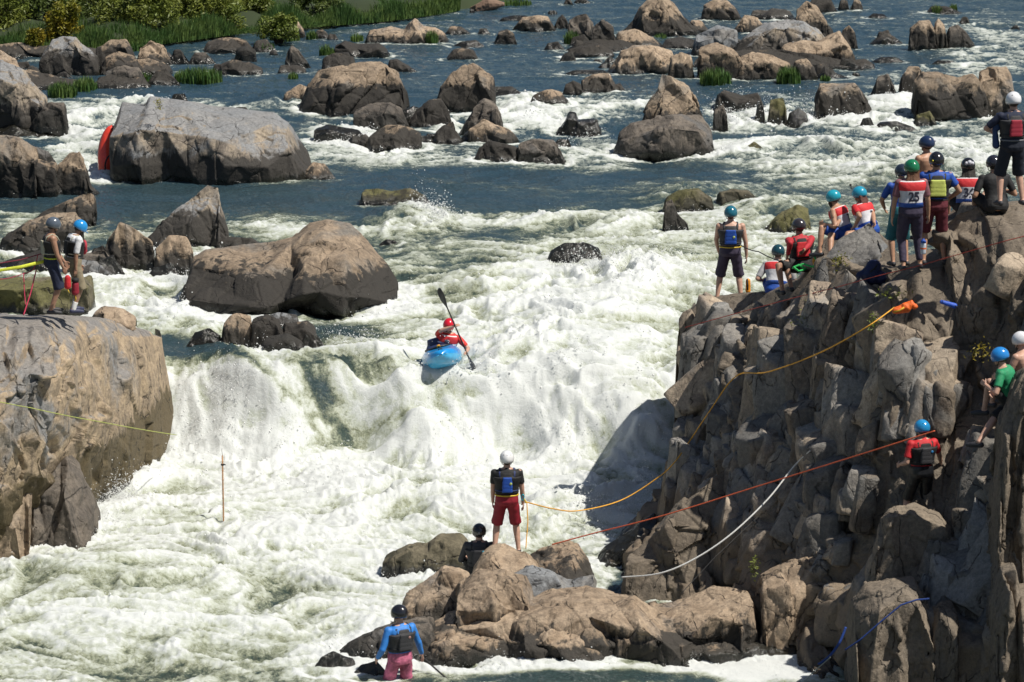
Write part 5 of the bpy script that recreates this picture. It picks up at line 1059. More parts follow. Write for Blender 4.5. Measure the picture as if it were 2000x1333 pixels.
person('long-haired person in teal helmet and red tee, sitting with one hand on rock', at(1699, 450, 56.7), 48, pelvis=(0, 0, 0), lean=26, head=(14, -4), world_feet=[W_(1645, 496, 56.2), W_(1668, 505, 56.0)], knee=[(-.1, .6, 1), (.1, .6, 1)], world_hands=[W_(1668, 446, 56.5), W_(1712, 450, 56.3)], elbow=[(-.4, -.4, -.6), (.9, -.3, .2)], helmet=(.02, .30, .46), hair=('long', (.10, .045, .02)), shirt=RED, sleeve=.7, shorts=BLU, inseam=.7, bib=('3', .03), skin='t', scale=.95, shoes=(.25, .30, .38), group=G1)
person('person in green helmet with long hair, mauve tee and race bib 25 holding a bottle', at(1776, 528, 53.2), 8, head=(16, 2), feet=[(-.10, -.02, .09), (.20, .12, .09)], hands=[(-.29, .04, .76), (.31, .08, .80)], elbow=[(-.8, -.8, 0), (.8, -.8, 0)], helmet=(.01, .17, .07), hair=('long', (.13, .055, .025)), shirt=MAU, sleeve=.75, shorts=PUR, inseam=1.22, bib=('25', .01), skin='t', group=G1)
person('person in blue tee and teal shorts mostly hidden behind race bib 25', at(1757, 520, 54.3), 14, head=(10, 0), feet=[(-.12, 0, .09), (.12, 0, .09)], hands=[(-.20, .25, .95), (.20, .25, .95)], elbow=[(-1, -.5, 0), (1, -.5, 0)], helmet=(.02, .03, .05), shirt=BLU, sleeve=.8, shorts=simple('teal cloth', (.02, .14, .17), .8), inseam=1.1, skin='t', scale=.94, group=G1)
person('shirtless person in navy helmet standing behind the yellow-green life jacket', at(1806, 468, 57.0), 40, head=(16, 2), hands=[(-.15, .26, 1.0), (.18, .24, 1.02)], elbow=[(-.9, -.7, 0), (.9, -.7, 0)], helmet=(.015, .03, .08), logo=((.55, .55, .6), [(-60, .03, .03)]), hair=('short', (.05, .03, .02)), shorts=NAVY, inseam=1.0, skin='t', group=G1)
person('person in black helmet and yellow-green life jacket with maroon shorts', at(1824, 518, 53.6), 4, feet=[(-.16, 0, .09), (.16, .02, .09)], hands=[(-.16, .26, 1.05), (.22, .16, .98)], elbow=[(-1, -.6, 0), (1, -.6, 0)], helmet=(.012, .012, .014), logo=((.7, .6, .05), [(-130, -.01, .014)]), hair=('short', (.04, .03, .02)), shirt=BLU, sleeve=.62, shorts=MAR, inseam=.95, pfd=(BLK, YEL, .13), belt=BLK, skin='t', scale=1.03, group=G1)
person('person sitting in race bib 36 with black sleeves and white-patched black helmet', at(1890, 405, 55.6), 0, pelvis=(0, 0, 0), lean=8, head=(4, 4), feet=[(-.25, .5, -.25), (.35, .45, -.2)], knee=[(-.4, .3, 1), (.5, .3, 1)], hands=[(-.28, .22, .1), (.38, .25, .25)], elbow=[(-1, -.3, 0), (1, -.4, 0)], helmet=(.012, .012, .014), logo=((.55, .55, .55), [(-90, .03, .04), (-65, .02, .03), (-115, .02, .03)]), hair=('long', (.02, .015, .012)), shirt=BLK, sleeve=1.9, shorts=BLK, inseam=.6, bib=('36', 0), skin='p', group=G1)
person('person standing at the upper right in white helmet, navy tee and dark red-backed life jacket', at(1974, 402, 52.0), 10, head=(6, 6), feet=[(-.17, 0, .09), (.19, .02, .09)], hands=[(-.25, .28, 1.10), (.15, .28, 1.0)], elbow=[(-1, -.5, -.2), (1, -.5, 0)], helmet=(.78, .78, .80), hair=('short', (.05, .03, .02)), shirt=NAVY, sleeve=.85, shorts=simple('blue black cloth', (.01, .014, .026), .8), inseam=1.08, pfd=(CHAR, simple('dark red life jacket', (.32, .02, .04), .7), .10), belt=simple('grey webbing', (.18, .18, .19), .8), skin='p', group=G1)
person('dark-clothed person sitting behind the white-helmeted person at the upper right', at(1946, 402, 53.6), 12, pelvis=(0, 0, 0), lean=18, feet=[(-.15, .5, -.3), (.15, .45, -.3)], knee=[(-.3, .3, 1), (.3, .3, 1)], hands=[(-.22, .3, .2), (.22, .3, .2)], hair=('short', (.02, .015, .01)), helmet=(.02, .02, .03), shirt=BLK, sleeve=.8, shorts=BLK, skin='t', group=G1)
person('shirtless person in white helmet at the right edge behind the green shirt', at(2006, 752, 50.6), 50, pelvis=(0, 0, 0), lean=12, head=(10, 4), feet=[(-.15, .5, -.3), (.15, .5, -.3)], knee=[(-.2, .4, 1), (.2, .4, 1)], hands=[(-.2, .4, .1), (.2, .4, .1)], helmet=(.74, .74, .76), shorts=BLK, skin='p', group=G1)
person('person in green shirt perched at the right edge with a leg hanging down', at(1975, 783, 49.5), 68, pelvis=(0, 0, 0), lean=16, head=(10, 8), world_feet=[W_(1922, 800, 49.6), W_(1880, 900, 49.1)], knee=[(0, .3, 1), (0, 1, .6)], world_hands=[W_(1925, 752, 49.4), W_(1935, 778, 49.2)], elbow=[(-.5, -.6, -.3), (.6, -.8, -.3)], helmet=(.02, .22, .60), hair=('short', (.03, .02, .015)), shirt=GREEN, sleeve=.7, shorts=BLK, inseam=.95, skin='p', group=G1)
person('person on the cliff side in blue helmet, red tee, black life jacket and black shorts', at(1797, 1034, 51.5), 14, twist=6, head=(14, 6), feet=[(-.22, .1, .09), (.16, 0, .09)], world_hands=[W_(1757, 908, 51.4), W_(1838, 905, 51.7)], elbow=[(-.2, -1, -.8), (.6, -1, -.4)], helmet=(.02, .27, .58), hair=('short', (.03, .02, .015)), shirt=RED, sleeve=.75, scale=.97, shorts=simple('black shiny cloth', (.012, .013, .016), .4, bump=.2), inseam=1.1, pfd=(BLK, CHAR, .10, BLK, (.08, .33, simple('blue badge', (.03, .2, .45), .5))), skin='p', group=G1)
KJ = person('person paddling the blue kayak in red helmet, red top and race bib', at(870, 698, 66.85), 178, pelvis=(0, 0, 0), lean=6, roll=-7, twist=-12, head=(8, 10), feet=[(-.14, .8, 0), (.14, .8, 0)], knee=[(-.3, 0, 1), (.3, 0, 1)], world_hands=[W_(911, 688, 66.4), W_(885, 638, 66.4)], elbow=[(-.8, .3, -.8), (1, .5, -.1)], helmet=(.62, .012, .03), shirt=simple('red orange cloth', (.62, .03, .02), .7), sleeve=.8, bib=('7', -.03, True), shorts=None, skin='p', barefoot=True, legs=False)
# ---------------------------------------------------------------- kayaks
def kayak(label, loc, heading, pitch, roll, mh, md, L=2.5, cat='kayak', skirt=True):
    root = bpy.data.objects.new('kayak', None); COL.objects.link(root); tag(root, label, cat)
    root.matrix_world = Matrix.Translation(Vector(loc)) @ Matrix.Rotation(R(heading), 4, 'Z') @ Matrix.Rotation(R(pitch), 4, 'X') @ Matrix.Rotation(R(roll), 4, 'Y') @ Matrix.Diagonal((1.17, 1.0, 1.17, 1))
    n = 33; ny = 41; H = MB(); D_ = MB()
    for mbx, up in ((H, 0), (D_, 1)):
        V = []
        for k in range(ny):
            y = -1 + 2 * k / (ny - 1); w = .345 * max(0, 1 - abs(y) ** 2.6) ** .62 + .004; rk = .13 * abs(y) ** 2.4; hb = .17 * (1 - abs(y) ** 4) ** .5 + .01; hd = (.15 + .05 * math.exp(-((y - .15) / .3) ** 2)) * (1 - abs(y) ** 5) ** .5 + .008
            for i in range(n):
                a = math.pi * i / (n - 1); c, s_ = math.cos(a), math.sin(a)
                x = w * math.copysign(abs(c) ** .75, c)
                z = rk + (hd * s_ ** .85 if up else -hb * s_ ** .6); ridge = .012 * math.exp(-((abs(x) - .2) / .03) ** 2) if up else 0
                V.append((x, y * L / 2, z + ridge * (1 - y * y)))
        mbx.add(V, [(k * n + i, k * n + i + 1, (k + 1) * n + i + 1, (k + 1) * n + i) for k in range(ny - 1) for i in range(n - 1)])
    h = H.build('hull', mh, root); d = D_.build('deck', md, root)
    m = MB(); m.tube([(.345 * .985 * max(0, 1 - abs(y) ** 2.6) ** .62 * q, y * L / 2, .13 * abs(y) ** 2.4) for q in (1,) for y in np.linspace(-.98, .98, 40)], .009, 6); m.tube([(-.345 * .985 * max(0, 1 - abs(y) ** 2.6) ** .62, y * L / 2, .13 * abs(y) ** 2.4) for y in np.linspace(-.98, .98, 40)], .009, 6); m.build('seam', mh, root)
    m = MB(); m.tube([(.235 * math.cos(a), -.02 + .40 * math.sin(a), .205 - .02 * math.cos(2 * a)) for a in np.linspace(0, 2 * math.pi, 37)], .018, 8); m.build('cockpit_rim', simple('rim black', (.02, .02, .022), .5), root)
    if skirt:
        m = MB(); m.loft([(.19, .235, .40, -.02), (.225, .215, .36, -.03), (.27, .18, .20, -.08), (.36, .165, .15, -.09)], None, 28, 2.1); m.build('spray_skirt', simple('spray skirt', (.02, .035, .10), .55, bump=.2), root, .014, 4)
        m = MB(); m.tube([(-.02, .36, .21), (-.01, .42, .25), (.02, .42, .25), (.03, .36, .21)], .014, 8); m.build('grab_loop', simple('orange loop', (.8, .35, .02), .5), root)
    else: m = MB(); m.loft([(.15, .21, .37, -.02), (.16, .21, .37, -.02)], None, 28, 2.1); m.build('cockpit_opening', simple('black strap', (.02, .02, .02), .7), root)
    for q in (-1, 1): m = MB(); m.tube([(-.035, q * 1.02, .17), (-.03, q * 1.04, .22), (.03, q * 1.04, .22), (.035, q * 1.02, .17)], .010, 6); m.build('grab_handle', simple('rim black', (.02, .02, .022), .5), root)
    return root
kayak('light blue whitewater kayak dropping over the falls with its bow towards the viewer', at(863, 700, 66.75), 183, 8, 15, simple('pale blue plastic', (.06, .36, .62), .3, coat=.3), simple('blue plastic', (.015, .27, .66), .28, coat=.4), 2.3)
kayak('empty red kayak standing pinned against the side of the big grey boulder', at(221, 328, 90.4), 20, 78, 0, simple('crimson plastic', (.50, .015, .05), .3, coat=.4), simple('red orange plastic', (.80, .06, .03), .3, coat=.4), 2.3, skirt=False)
def paddle():
    a = Vector(at(857, 563, 66.42)); b = Vector(at(931, 735, 66.3)); d = (b - a).normalized(); L = (b - a).length
    root = bpy.data.objects.new('paddle', None); COL.objects.link(root); root.location = a + d * L * .5; tag(root, 'black double-bladed paddle held across the red-helmeted kayaker', 'paddle')
    o = root.location; m = MB(); m.tube([a + d * .38 - o, b - d * .38 - o], .015, 10); m.build('shaft', BLK, root)
    x = Vector((1, 0, 0)); x = (x - d * x.dot(d)).normalized(); y = d.cross(x)
    for (e, s_, wx) in ((a, 1, x * .6 + y * .8), (b, -1, x * .5 - y * .85)):
        wx = wx.normalized(); nz = d.cross(wx); c = e + d * s_ * .22 - o; M = Matrix((wx, nz, d)).transposed()
        m = MB(); m.loft([(-.22, .02, .004, 0), (-.19, .07, .007, .01), (-.1, .094, .008, .014), (.03, .088, .008, .012), (.13, .05, .010, .005), (.20, .016, .014, 0)] if s_ > 0 else [(-.20, .016, .014, 0), (-.13, .05, .010, .005), (-.03, .088, .008, .012), (.1, .094, .008, .014), (.19, .07, .007, .01), (.22, .02, .004, 0)], Matrix.Translation(c) @ M.to_4x4(), 18, 2)
        m.build('blade', simple('blade black', (.015, .018, .025), .3, coat=.3), root)
paddle()
# ================================================================ ropes, bags and small things
def rope(label, pts, rad, col, sag=0, cat='rope', name='rope', n=14, group=None, flat=False, hug=1.05, curve=False):
    pts = [(a_, b_, min(c_, czc(a_, b_) - hug) if a_ > 1292 and b_ > 600 else c_) for a_, b_, c_ in pts]
    P = [Vector(at(*p)) for p in pts]; Q = []
    for i in range(len(P) - 1):
        sg = sag[i] if isinstance(sag, (list, tuple)) else sag
        for k in range(n):
            t = k / n; p0, p1, p2, p3 = P[max(i - 1, 0)], P[i], P[i + 1], P[min(i + 2, len(P) - 1)]
            p = p1.lerp(p2, t) if not curve else .5 * ((2 * p1) + (p2 - p0) * t + (2 * p0 - 5 * p1 + 4 * p2 - p3) * t * t + (3 * p1 - p0 - 3 * p2 + p3) * t ** 3); p.z -= 4 * sg * t * (1 - t); Q.append(p)
    Q.append(P[-1]); m = MB(); o = Q[0].copy(); m.tube([q - o for q in Q], rad, 7, sx=.3 if flat else 1.0)
    ob = m.build(name, simple('rope ' + label[:14], col, .7, bump=.5, bsc=120), None); ob.location = o; tag(ob, label, cat, group); return ob
OR = (.80, .40, .04)
rope('long yellow rope running from the orange bag down the cliff and across the water', [(1748,600,52.9),(1690,641,52.6),(1600,690,53.6),(1500,727,55.2),(1438,735,56.5),(1385,805,57.2),(1345,865,57.8),(1316,905,57.6),(1284,934,57.9),(1212,978,57.8),(1130,998,56.9),(1080,994,56.2),(1028,981,55.45)], .011, OR, 0, curve=True)
rope('yellow cord hanging straight down beside the red shorts', [(1029,981,55.45),(1031,1020,55.4),(1027,1072,55.3)], .009, OR, 0)
rope('taut orange rope from the near outcrop up to the red-shirted spectator', [(1078,1064,55.2),(1160,1042,54.9),(1300,1006,54.2),(1500,944,53.2),(1700,882,52.4),(1826,842,51.9)], .011, (.70, .13, .05), 0, curve=True)
rope('thick white rope drooping across the foot of the cliff', [(1583,880,54.0),(1550,912,53.7),(1500,975,53.3),(1430,1042,53.0),(1360,1090,52.9),(1290,1120,52.9),(1214,1128,53.2)], .014, (.62, .62, .60), 0, curve=True)
rope('thin red line crossing the top of the cliff', [(1338,640,58.6),(1440,612,57.6),(1540,585,56.0),(1640,560,54.6),(1700,543,53.4),(1800,518,52.7),(1880,495,52.2),(1960,472,51.3),(2040,452,51)], .007, (.42, .06, .04), 0)
rope('black tether from the teal-capped spectator to the seated one', [(1448,480,60.2),(1482,492,59.3),(1530,512,58.2)], .010, (.02, .02, .02), .02)
rope('black rod pointing down from the hand of the blue-shirted person', [(826,1284,51.25),(850,1306,51.1),(895,1345,50.9)], .014, (.02, .02, .022), 0, cat='pole', name='pole')
rope('thin lime line stretched across the face of the left ledge', [(-60,772,55.6),(60,797,55.8),(200,825,57.6),(345,850,63.0)], .007, (.45, .50, .12), .01)
rope('lime yellow strap pulled tight to the waist of the grey-helmeted helper', [(-60,538,58.6),(40,522,58.8),(98,508,59.2)], .030, (.62, .66, .05), 0, cat='strap', name='strap', flat=True)
rope('upper dark red tether behind the grey-helmeted helper', [(-60,524,59.0),(40,508,59.2),(74,498,59.3),(96,492,59.4)], .010, (.20, .02, .04), 0)
rope('lower red cord running off the left edge', [(-60,556,59.0),(0,546,59.1),(47,534,59.2),(66,526,59.3),(74,498,59.3)], .008, (.40, .02, .06), .02)
rope('left strand of the red anchor sling on the ledge', [(46,535,59.2),(48,575,59.1),(50,596,59.0)], .009, (.42, .02, .07), 0, group='red anchor sling strands')
rope('right strand of the red anchor sling on the ledge', [(71,527,59.2),(60,572,59.1),(46,616,58.9)], .012, (.48, .03, .08), 0, group='red anchor sling strands')
rope('blue webbing draped over the tall square block at the bottom right', [(1815,1170,48.2),(1790,1172,48.1),(1760,1182,48.0),(1720,1215,47.95),(1680,1250,47.95),(1650,1270,48.0)], .014, (.008, .04, .20), 0, cat='strap', name='strap', flat=True)
rope('blue webbing hanging in the dark gap above the bottom pool', [(1652,1225,49.2),(1640,1255,49.2),(1622,1280,49.3),(1598,1298,49.5)], .02, (.010, .05, .25), .01, cat='strap', name='strap', flat=True)
rope('grey cord running from the blue webbing into the bottom pool', [(1622,1284,49.3),(1590,1312,49.6),(1560,1340,50.0)], .008, (.35, .36, .35), 0)
rope('thin dark cord beside the white rope', [(1480,1010,53.4),(1400,1085,52.9),(1330,1160,52.6)], .006, (.03, .03, .03), 0)
# bamboo gauge pole
root = bpy.data.objects.new('bamboo_pole', None); COL.objects.link(root); root.location = at(437, 1040, hit(437, 1030)); tag(root, 'thin orange-brown bamboo pole sticking up out of the white water', 'pole')
h = 1.42; m = MB(); m.tube([(0, 0, z) for z in (-.5, .3, .8, h)], .014, 10)
for z in np.arange(.12, h, .17): m.tube([(0, 0, z - .008), (0, 0, z + .008)], .018, 10)
m.build('pole', simple('bamboo', (.42, .23, .11), .6, bump=.2, var=.2), root)
m = MB(); m.tube([(0, 0, h - .18), (0, 0, h - .15)], .030, 8); m.cap((.02, 0, h - .16), .014, (.05, 0, h - .17), .008); m.build('tie', BLK, root)
m = MB(); m.tube([(0, 0, h), (-.01, 0, h + .11), (-.005, 0, h + .13)], .005, 6); m.build('wire', simple('wire grey', (.2, .2, .2), .5), root)
def blob(name, label, cat, pos, parts, mat, remesh=.012, wr=.02, group=None, extra=()):
    root = bpy.data.objects.new(name, None); COL.objects.link(root); root.location = at(*pos); tag(root, label, cat, group)
    m = MB()
    for p in parts: (m.cap(*p) if len(p) == 4 else m.ell(*p))
    m.build('bag_body' if 'bag' in name else 'body', mat, root, remesh, 3, wr)
    for (nm, pp, mt) in extra:
        m = MB(); m.tube(pp[0], pp[1], 8); m.build(nm, mt, root)
    return root
ORG = simple('orange fabric', (.75, .13, .015), .65, bump=.3)
blob('rope_bag', 'crumpled bright orange bag lying where the long yellow rope starts', 'bag', (1762, 605, 52.3), [((-.10, 0, -.02), .055, (.06, 0, .03), .085), ((.06, 0, .03), .08, (.15, .02, .10), .05), ((.15, .02, .1), .045, (.20, 0, .05), .05)], ORG, .012, .05, extra=[('cord', ([(-.14, -.05, -.03), (-.05, -.09, .0), (.02, -.09, .05)], .012), WEBY)])
blob('dry_bag', 'dark blue bag slumped at the foot of the grey seat boulder', 'bag', (1700, 540, 54.2), [((0, 0, .02), .17, (.05, .02, .14), .13), ((-.14, 0, .0), .1, (.14, 0, -.02), .13)], simple('dark blue fabric', (.006, .012, .06), .6, bump=.3), .015, .04, extra=[('cord', ([(-.02, -.15, .1), (.05, -.15, .16), (.1, -.12, .22)], .012), BLK)])
blob('blue_bag', 'small bright blue bag lying in a dark gap of the cliff', 'bag', (1852, 594, 52.3), [((-.10, 0, .03), .035, (.10, 0, -.03), .045)], simple('bright blue fabric', (.02, .09, .50), .6), .01, .015, extra=[('cord', ([(.1, -.04, -.02), (.15, -.05, -.05)], .008), BLK)])
blob('throw_bag', 'red throw bag held in the hands of the grey-helmeted helper', 'throw bag', (132, 548, 58.85), [((0, 0, .04), .055, (0, 0, -.10), .065)], RED, .01, .01, extra=[('cord', ([(0, -.03, -.15), (.02, -.03, -.20), (.03, -.02, -.22)], .009), WEBY)], group='red throw bags held by the helpers')
blob('throw_bag', 'dark red throw bag with black rim held by the blue-helmeted helper', 'throw bag', (147, 556, 59.3), [((0, 0, .0), .065, (0, 0, -.13), .072)], simple('dark red fabric', (.25, .01, .025), .7), .01, .01, extra=[('rim', ([(0, 0, .05), (0, 0, .11)], .066), BLK), ('cord', ([(0, -.03, -.18), (.01, -.03, -.26), (-.01, -.02, -.30)], .010), WEBY)], group='red throw bags held by the helpers')
blob('throw_bag', 'orange throw bag behind the seated red life jacket', 'throw bag', (1592, 512, 57.0), [((0, 0, .03), .055, (.02, 0, -.06), .05)], simple('amber fabric', (.7, .28, .02), .6), .01, .01)
blob('throw_bag', 'amber throw bag standing beside the leg of the teal-capped spectator', 'throw bag', (1461, 566, 60.2), [((0, 0, .16), .045, (.0, 0, -.02), .05)], simple('amber fabric', (.7, .28, .02), .6), .01, .01, extra=[('strap', ([(-.02, -.055, .2), (-.01, -.06, 0)], .014), BLK)])
rope('bright green coiled rope beside the seated red life jacket', [(1548,524,57.2),(1560,518,57.0),(1575,526,57.0),(1560,530,56.9),(1550,522,57.0),(1570,516,57.0),(1588,522,56.9),(1596,512,56.8),(1590,500,56.9)], .018, (.03, .45, .10), 0, n=4)
blob('rope_bag', 'dark blue soft shell carried by the white-helmeted person at the upper right', 'bag', (1946, 262, 51.8), [((-.04, 0, .22), .035, (.0, 0, -.18), .06), ((.02, .02, .3), .03, (.02, 0, .1), .05)], simple('deep blue fabric', (.01, .04, .13), .5), .012, .01)
root = bpy.data.objects.new('water_bottle', None); COL.objects.link(root); root.location = at(1803, 494, 53.0); tag(root, 'clear water bottle with blue cap and orange print held beside race bib 25', 'bottle')
m = MB(); m.loft([(-.02, .040, .040, 0), (0, .045, .045, 0), (.13, .045, .045, 0), (.16, .038, .038, 0)], None, 20, 2); m.build('bottle', simple('bottle plastic', (.55, .60, .66), .25), root)
m = MB(); m.loft([(.16, .043, .043, 0), (.195, .043, .043, 0), (.205, .02, .02, 0), (.225, .018, .018, 0)], None, 20, 2); m.build('cap', BLU, root)
m = MB(); m.tube([(0, 0, .06), (0, 0, .085)], .0462, 20, caps=False); m.build('print', ORG, root)
root = bpy.data.objects.new('carabiner', None); COL.objects.link(root); root.location = at(1021, 972, 55.4); tag(root, 'shiny cyan carabiner clipped at the hip of the red-shorts person', 'carabiner')
m = MB(); m.tube([(.022 * math.cos(a), 0, .05 * math.sin(a)) for a in np.linspace(0, 2 * math.pi, 20)], .010, 8); m.build('ring', simple('cyan metal', (.03, .45, .60), .25, metal=.6), root)
m = MB(); m.tube([(.02, 0, -.02), (.035, 0, -.05), (.05, 0, -.07)], .012, 8); m.ell((.05, 0, -.08), (.02, .02, .02)); m.build('knot', WEBY, root)
# action camera on the second teal helmet
m = MB(); m.loft([(-.02, .018, .025, 0), (.02, .018, .025, 0)], None, 12, 4); m.cap((0, 0, -.02), .008, (.02, 0, -.06), .008); o = m.build('action_camera', BLK); o.location = at(1661, 362, 56.5); tag(o, 'tiny black camera mounted on the front of the right teal helmet', 'camera')
# driftwood
def log(label, pts, r, side, bark=(.12, .085, .06), cat='driftwood'):
    root = bpy.data.objects.new('driftwood_log', None); COL.objects.link(root); P = [Vector(at(*p)) for p in pts]; root.location = P[0]; tag(root, label, cat)
    m = MB(); m.tube([p - P[0] for p in P], r, 9); m.build('trunk', simple('driftwood', bark, .85, bump=.6, bsc=14), root, .02, 2, .03)
    for q in side: m = MB(); Q = [Vector(at(*p)) - P[0] for p in q]; m.tube(Q, [.035, .025, .012][:len(Q)], 6); m.build('branch', simple('driftwood', bark, .85, bump=.6, bsc=14), root)
log('long brown driftwood trunk wedged between the two tan boulders', [(745,193,105.5),(780,190,105),(820,184,104.5),(862,181,104.5)], [.05, .08, .09, .10], [[(790,189,104.6),(786,181,104.5),(785,177,104.5)], [(835,184,104.3),(815,195,104),(765,200,104)]], (.20, .13, .09))
log('dark reddish log lying on the left bank rocks', [(-10,88,116),(20,92,115.5),(45,95,115),(62,92,115)], [.12, .13, .11, .05], [[(40,94,114.8),(50,100,114.6),(53,106,114.5)]], (.10, .05, .035))
log('dark weathered stump lying in the water at the top edge', [(915,22,129),(938,18,128),(955,8,128),(985,9,128)], [.1, .25, .28, .08], [[(948,12,128),(943,2,128),(941,-6,128)]], (.10, .09, .08))
# ================================================================ plants
def leafmat(name, a, b, tr=.25):
    key = ('leaf', name)
    if key in _mc: return _mc[key]
    m, n, l, bs = newmat(name); t = NT(m); P = t.pos()
    c = t.mix(t.mapr(t.noise(P, 1.1, 3), .4, .6), a, b); c = t.mix(t.mapr(t.noise(P, 9, 2), .35, .65, 0, .7), c, tuple(x * .45 for x in a)); l.new(c, bs.inputs['Base Color']); bs.inputs['Roughness'].default_value = .55
    tl = n.new('ShaderNodeBsdfTranslucent'); l.new(c, tl.inputs[0]); mx = n.new('ShaderNodeMixShader'); mx.inputs[0].default_value = tr; out = [q for q in n if q.type == 'OUTPUT_MATERIAL'][0]
    l.new(bs.outputs[0], mx.inputs[1]); l.new(tl.outputs[0], mx.inputs[2]); l.new(mx.outputs[0], out.inputs[0]); _mc[key] = m; return m
LG = leafmat('willow leaves', (.17, .22, .035), (.24, .27, .045)); LD = leafmat('dark leaves', (.08, .12, .022), (.12, .16, .03)); LY = leafmat('yellow leaves', (.22, .22, .02), (.34, .26, .02)); GR = leafmat('grass blades', (.07, .15, .028), (.13, .20, .04), .2)
def leaves(cen, size, rng, el=1.0, nm='f'):
    n = len(cen); a = rng.normal(size=(n, 3)); a[:, 2] = a[:, 2] * .6 + el * .3; a /= np.linalg.norm(a, axis=1)[:, None]; b = np.cross(a, rng.normal(size=(n, 3))); b /= np.linalg.norm(b, axis=1)[:, None]
    s = size * rng.uniform(.6, 1.4, n)[:, None]; V = np.stack([cen - a * s, cen + b * s * .3, cen + a * s, cen - b * s * .3], 1).reshape(-1, 3)
    return V, np.arange(n * 4).reshape(-1, 4)
def shrub(label, px, py, w, h, mat, seed, n=5200, name='shrub', cat='bush', leaf=.085, clump=34, group='bushes on the far left bank', dz=0):
    rng = np.random.default_rng(seed); zc = hit(px, max(py, 2)) + dz; base = at(px, py, zc) + np.array([0, 0, .25]); s = F / zc; W, H = w / s / 2, h / s
    root = bpy.data.objects.new(name, None); COL.objects.link(root); root.location = base; tag(root, label, cat, group)
    cc = np.stack([rng.uniform(-1, 1, clump), rng.uniform(-.8, .8, clump), rng.uniform(.08, 1, clump) ** .8], 1); cc[:, :2] *= np.sqrt(np.clip(1.15 - cc[:, 2:] ** 2, .1, 1)); cc *= [W, W * .8, H]
    k = rng.integers(0, clump, n); r = .18 * min(W, H) * rng.uniform(.7, 1.5, clump)[k][:, None] + .05; d = rng.normal(size=(n, 3)); d /= np.linalg.norm(d, axis=1)[:, None]
    c = cc[k] + d * r * rng.uniform(.5, 1.15, n)[:, None] * [1, 1, 1.35]; c[:, 2] = np.abs(c[:, 2])
    V, Q = leaves(c, leaf, rng, 1.2); link('foliage', npmesh('foliage', V, Q, False), mat, root)
    m = MB()
    for i in range(min(clump, 12)): e = Vector(cc[i]); m.tube([(e.x * .15, e.y * .15, -.2), (e.x * .5, e.y * .5, e.z * .5), e], [.035, .022, .008], 5)
    m.build('stems', simple('bark', (.07, .05, .035), .9), root); return root
def grassV(rng, n, W, D, h, bend=.35):
    x = rng.uniform(-1, 1, n); y = rng.uniform(-1, 1, n); k = x * x + y * y < 1.05; x, y = x[k] * W, y[k] * D; n = len(x)
    a = rng.uniform(0, 6.28, n); hh = h * rng.uniform(.5, 1.1, n) * (1 - .35 * (x / W) ** 2); lx, ly = np.cos(a) * hh * bend * rng.random(n), np.sin(a) * hh * bend * rng.random(n); w = .011 + .010 * rng.random(n); cx, cy = -np.sin(a) * w, np.cos(a) * w
    A = np.stack([x - cx, y - cy, np.zeros(n) - .05], 1); B = np.stack([x + cx, y + cy, np.zeros(n) - .05], 1); Cc = np.stack([x + cx * .8 + lx * .4, y + cy * .8 + ly * .4, hh * .6], 1); Dd = np.stack([x - cx * .8 + lx * .4, y - cy * .8 + ly * .4, hh * .6], 1); E = np.stack([x + lx, y + ly, hh], 1)
    V = np.stack([A, B, Cc, Dd, E], 1).reshape(-1, 3); i = np.arange(n)[:, None] * 5
    return V, np.concatenate([i + [[0, 1, 2]], i + [[0, 2, 3]], i + [[3, 2, 4]]])
def tuft(label, px, py, w, h, n=420, mat=None, zc=None, cat='grass', group='grass tufts among the rocks'):
    rng = np.random.default_rng(int(px * 3 + py)); zc = zc or hit(px, py) ; s = F / zc
    V, Q = grassV(rng, n, w / s / 2, min(w / s / 2, .5), h / s); o = link('grass_tuft', npmesh('grass_tuft', V, Q, False), mat or GR); o.location = at(px, py, zc); tag(o, label, cat, group)
# the bank: a low island of earth, then tall grass, then bushes
rng = np.random.default_rng(9)
V = []; nu, nv = 90, 40
for i in range(nu):
    for j in range(nv):
        x = -34 + 34 * i / (nu - 1); y0 = 113.5 + max(0, (x + 14)) ** 1.35 * .5 + 1.2 * math.sin(x * .5); y = y0 + 40 * (j / (nv - 1)) ** 1.5; t = j / (nv - 1)
        V.append((x, y, float(wlev(0, 120)) - .5 + .95 * min(1, t * 6) + .5 * t + .12 * math.sin(x * 2 + y)))
bank = link('river_bank', npmesh('river_bank', V, gridq(nu, nv)[:, ::-1], True), simple('bank earth', (.025, .038, .012), .95, bump=.6, bsc=3)); tag(bank, kind='structure')
n = 60000; x = rng.uniform(-30, -2, n); y0 = 113.5 + np.maximum(0, (x + 14)) ** 1.35 * .5 + 1.2 * np.sin(x * .5); y = y0 + .3 + rng.exponential(2.8, n); y = np.minimum(y, y0 + 14)
hh = .62 * rng.uniform(.4, 1.15, n) * np.clip(0.75 + 1.3 * gn2(x * .6, y * .6, 3), .15, 1.5); a = rng.uniform(0, 6.28, n); w = .016 + .014 * rng.random(n); l_ = hh * .35 * rng.random(n); zb = float(wlev(0, 120)) + .1 + 0 * x
A = np.stack([x - w * np.sin(a), y + w * np.cos(a), zb], 1); B = np.stack([x + w * np.sin(a), y - w * np.cos(a), zb], 1); M_ = np.stack([x + l_ * np.cos(a) * .4 + w * .5, y + l_ * np.sin(a) * .4, zb + hh * .6], 1); M2 = M_ - [.03, 0, 0]; E = np.stack([x + l_ * np.cos(a), y + l_ * np.sin(a), zb + hh], 1)
V = np.stack([A, B, M_, M2, E], 1).reshape(-1, 3); i = np.arange(n)[:, None] * 5
o = link('grass', npmesh('grass', V, np.concatenate([i + [[0, 1, 2]], i + [[0, 2, 3]], i + [[3, 2, 4]]]), False), GR); tag(o, 'tall green grass along the far left bank', 'grass', kind='stuff')
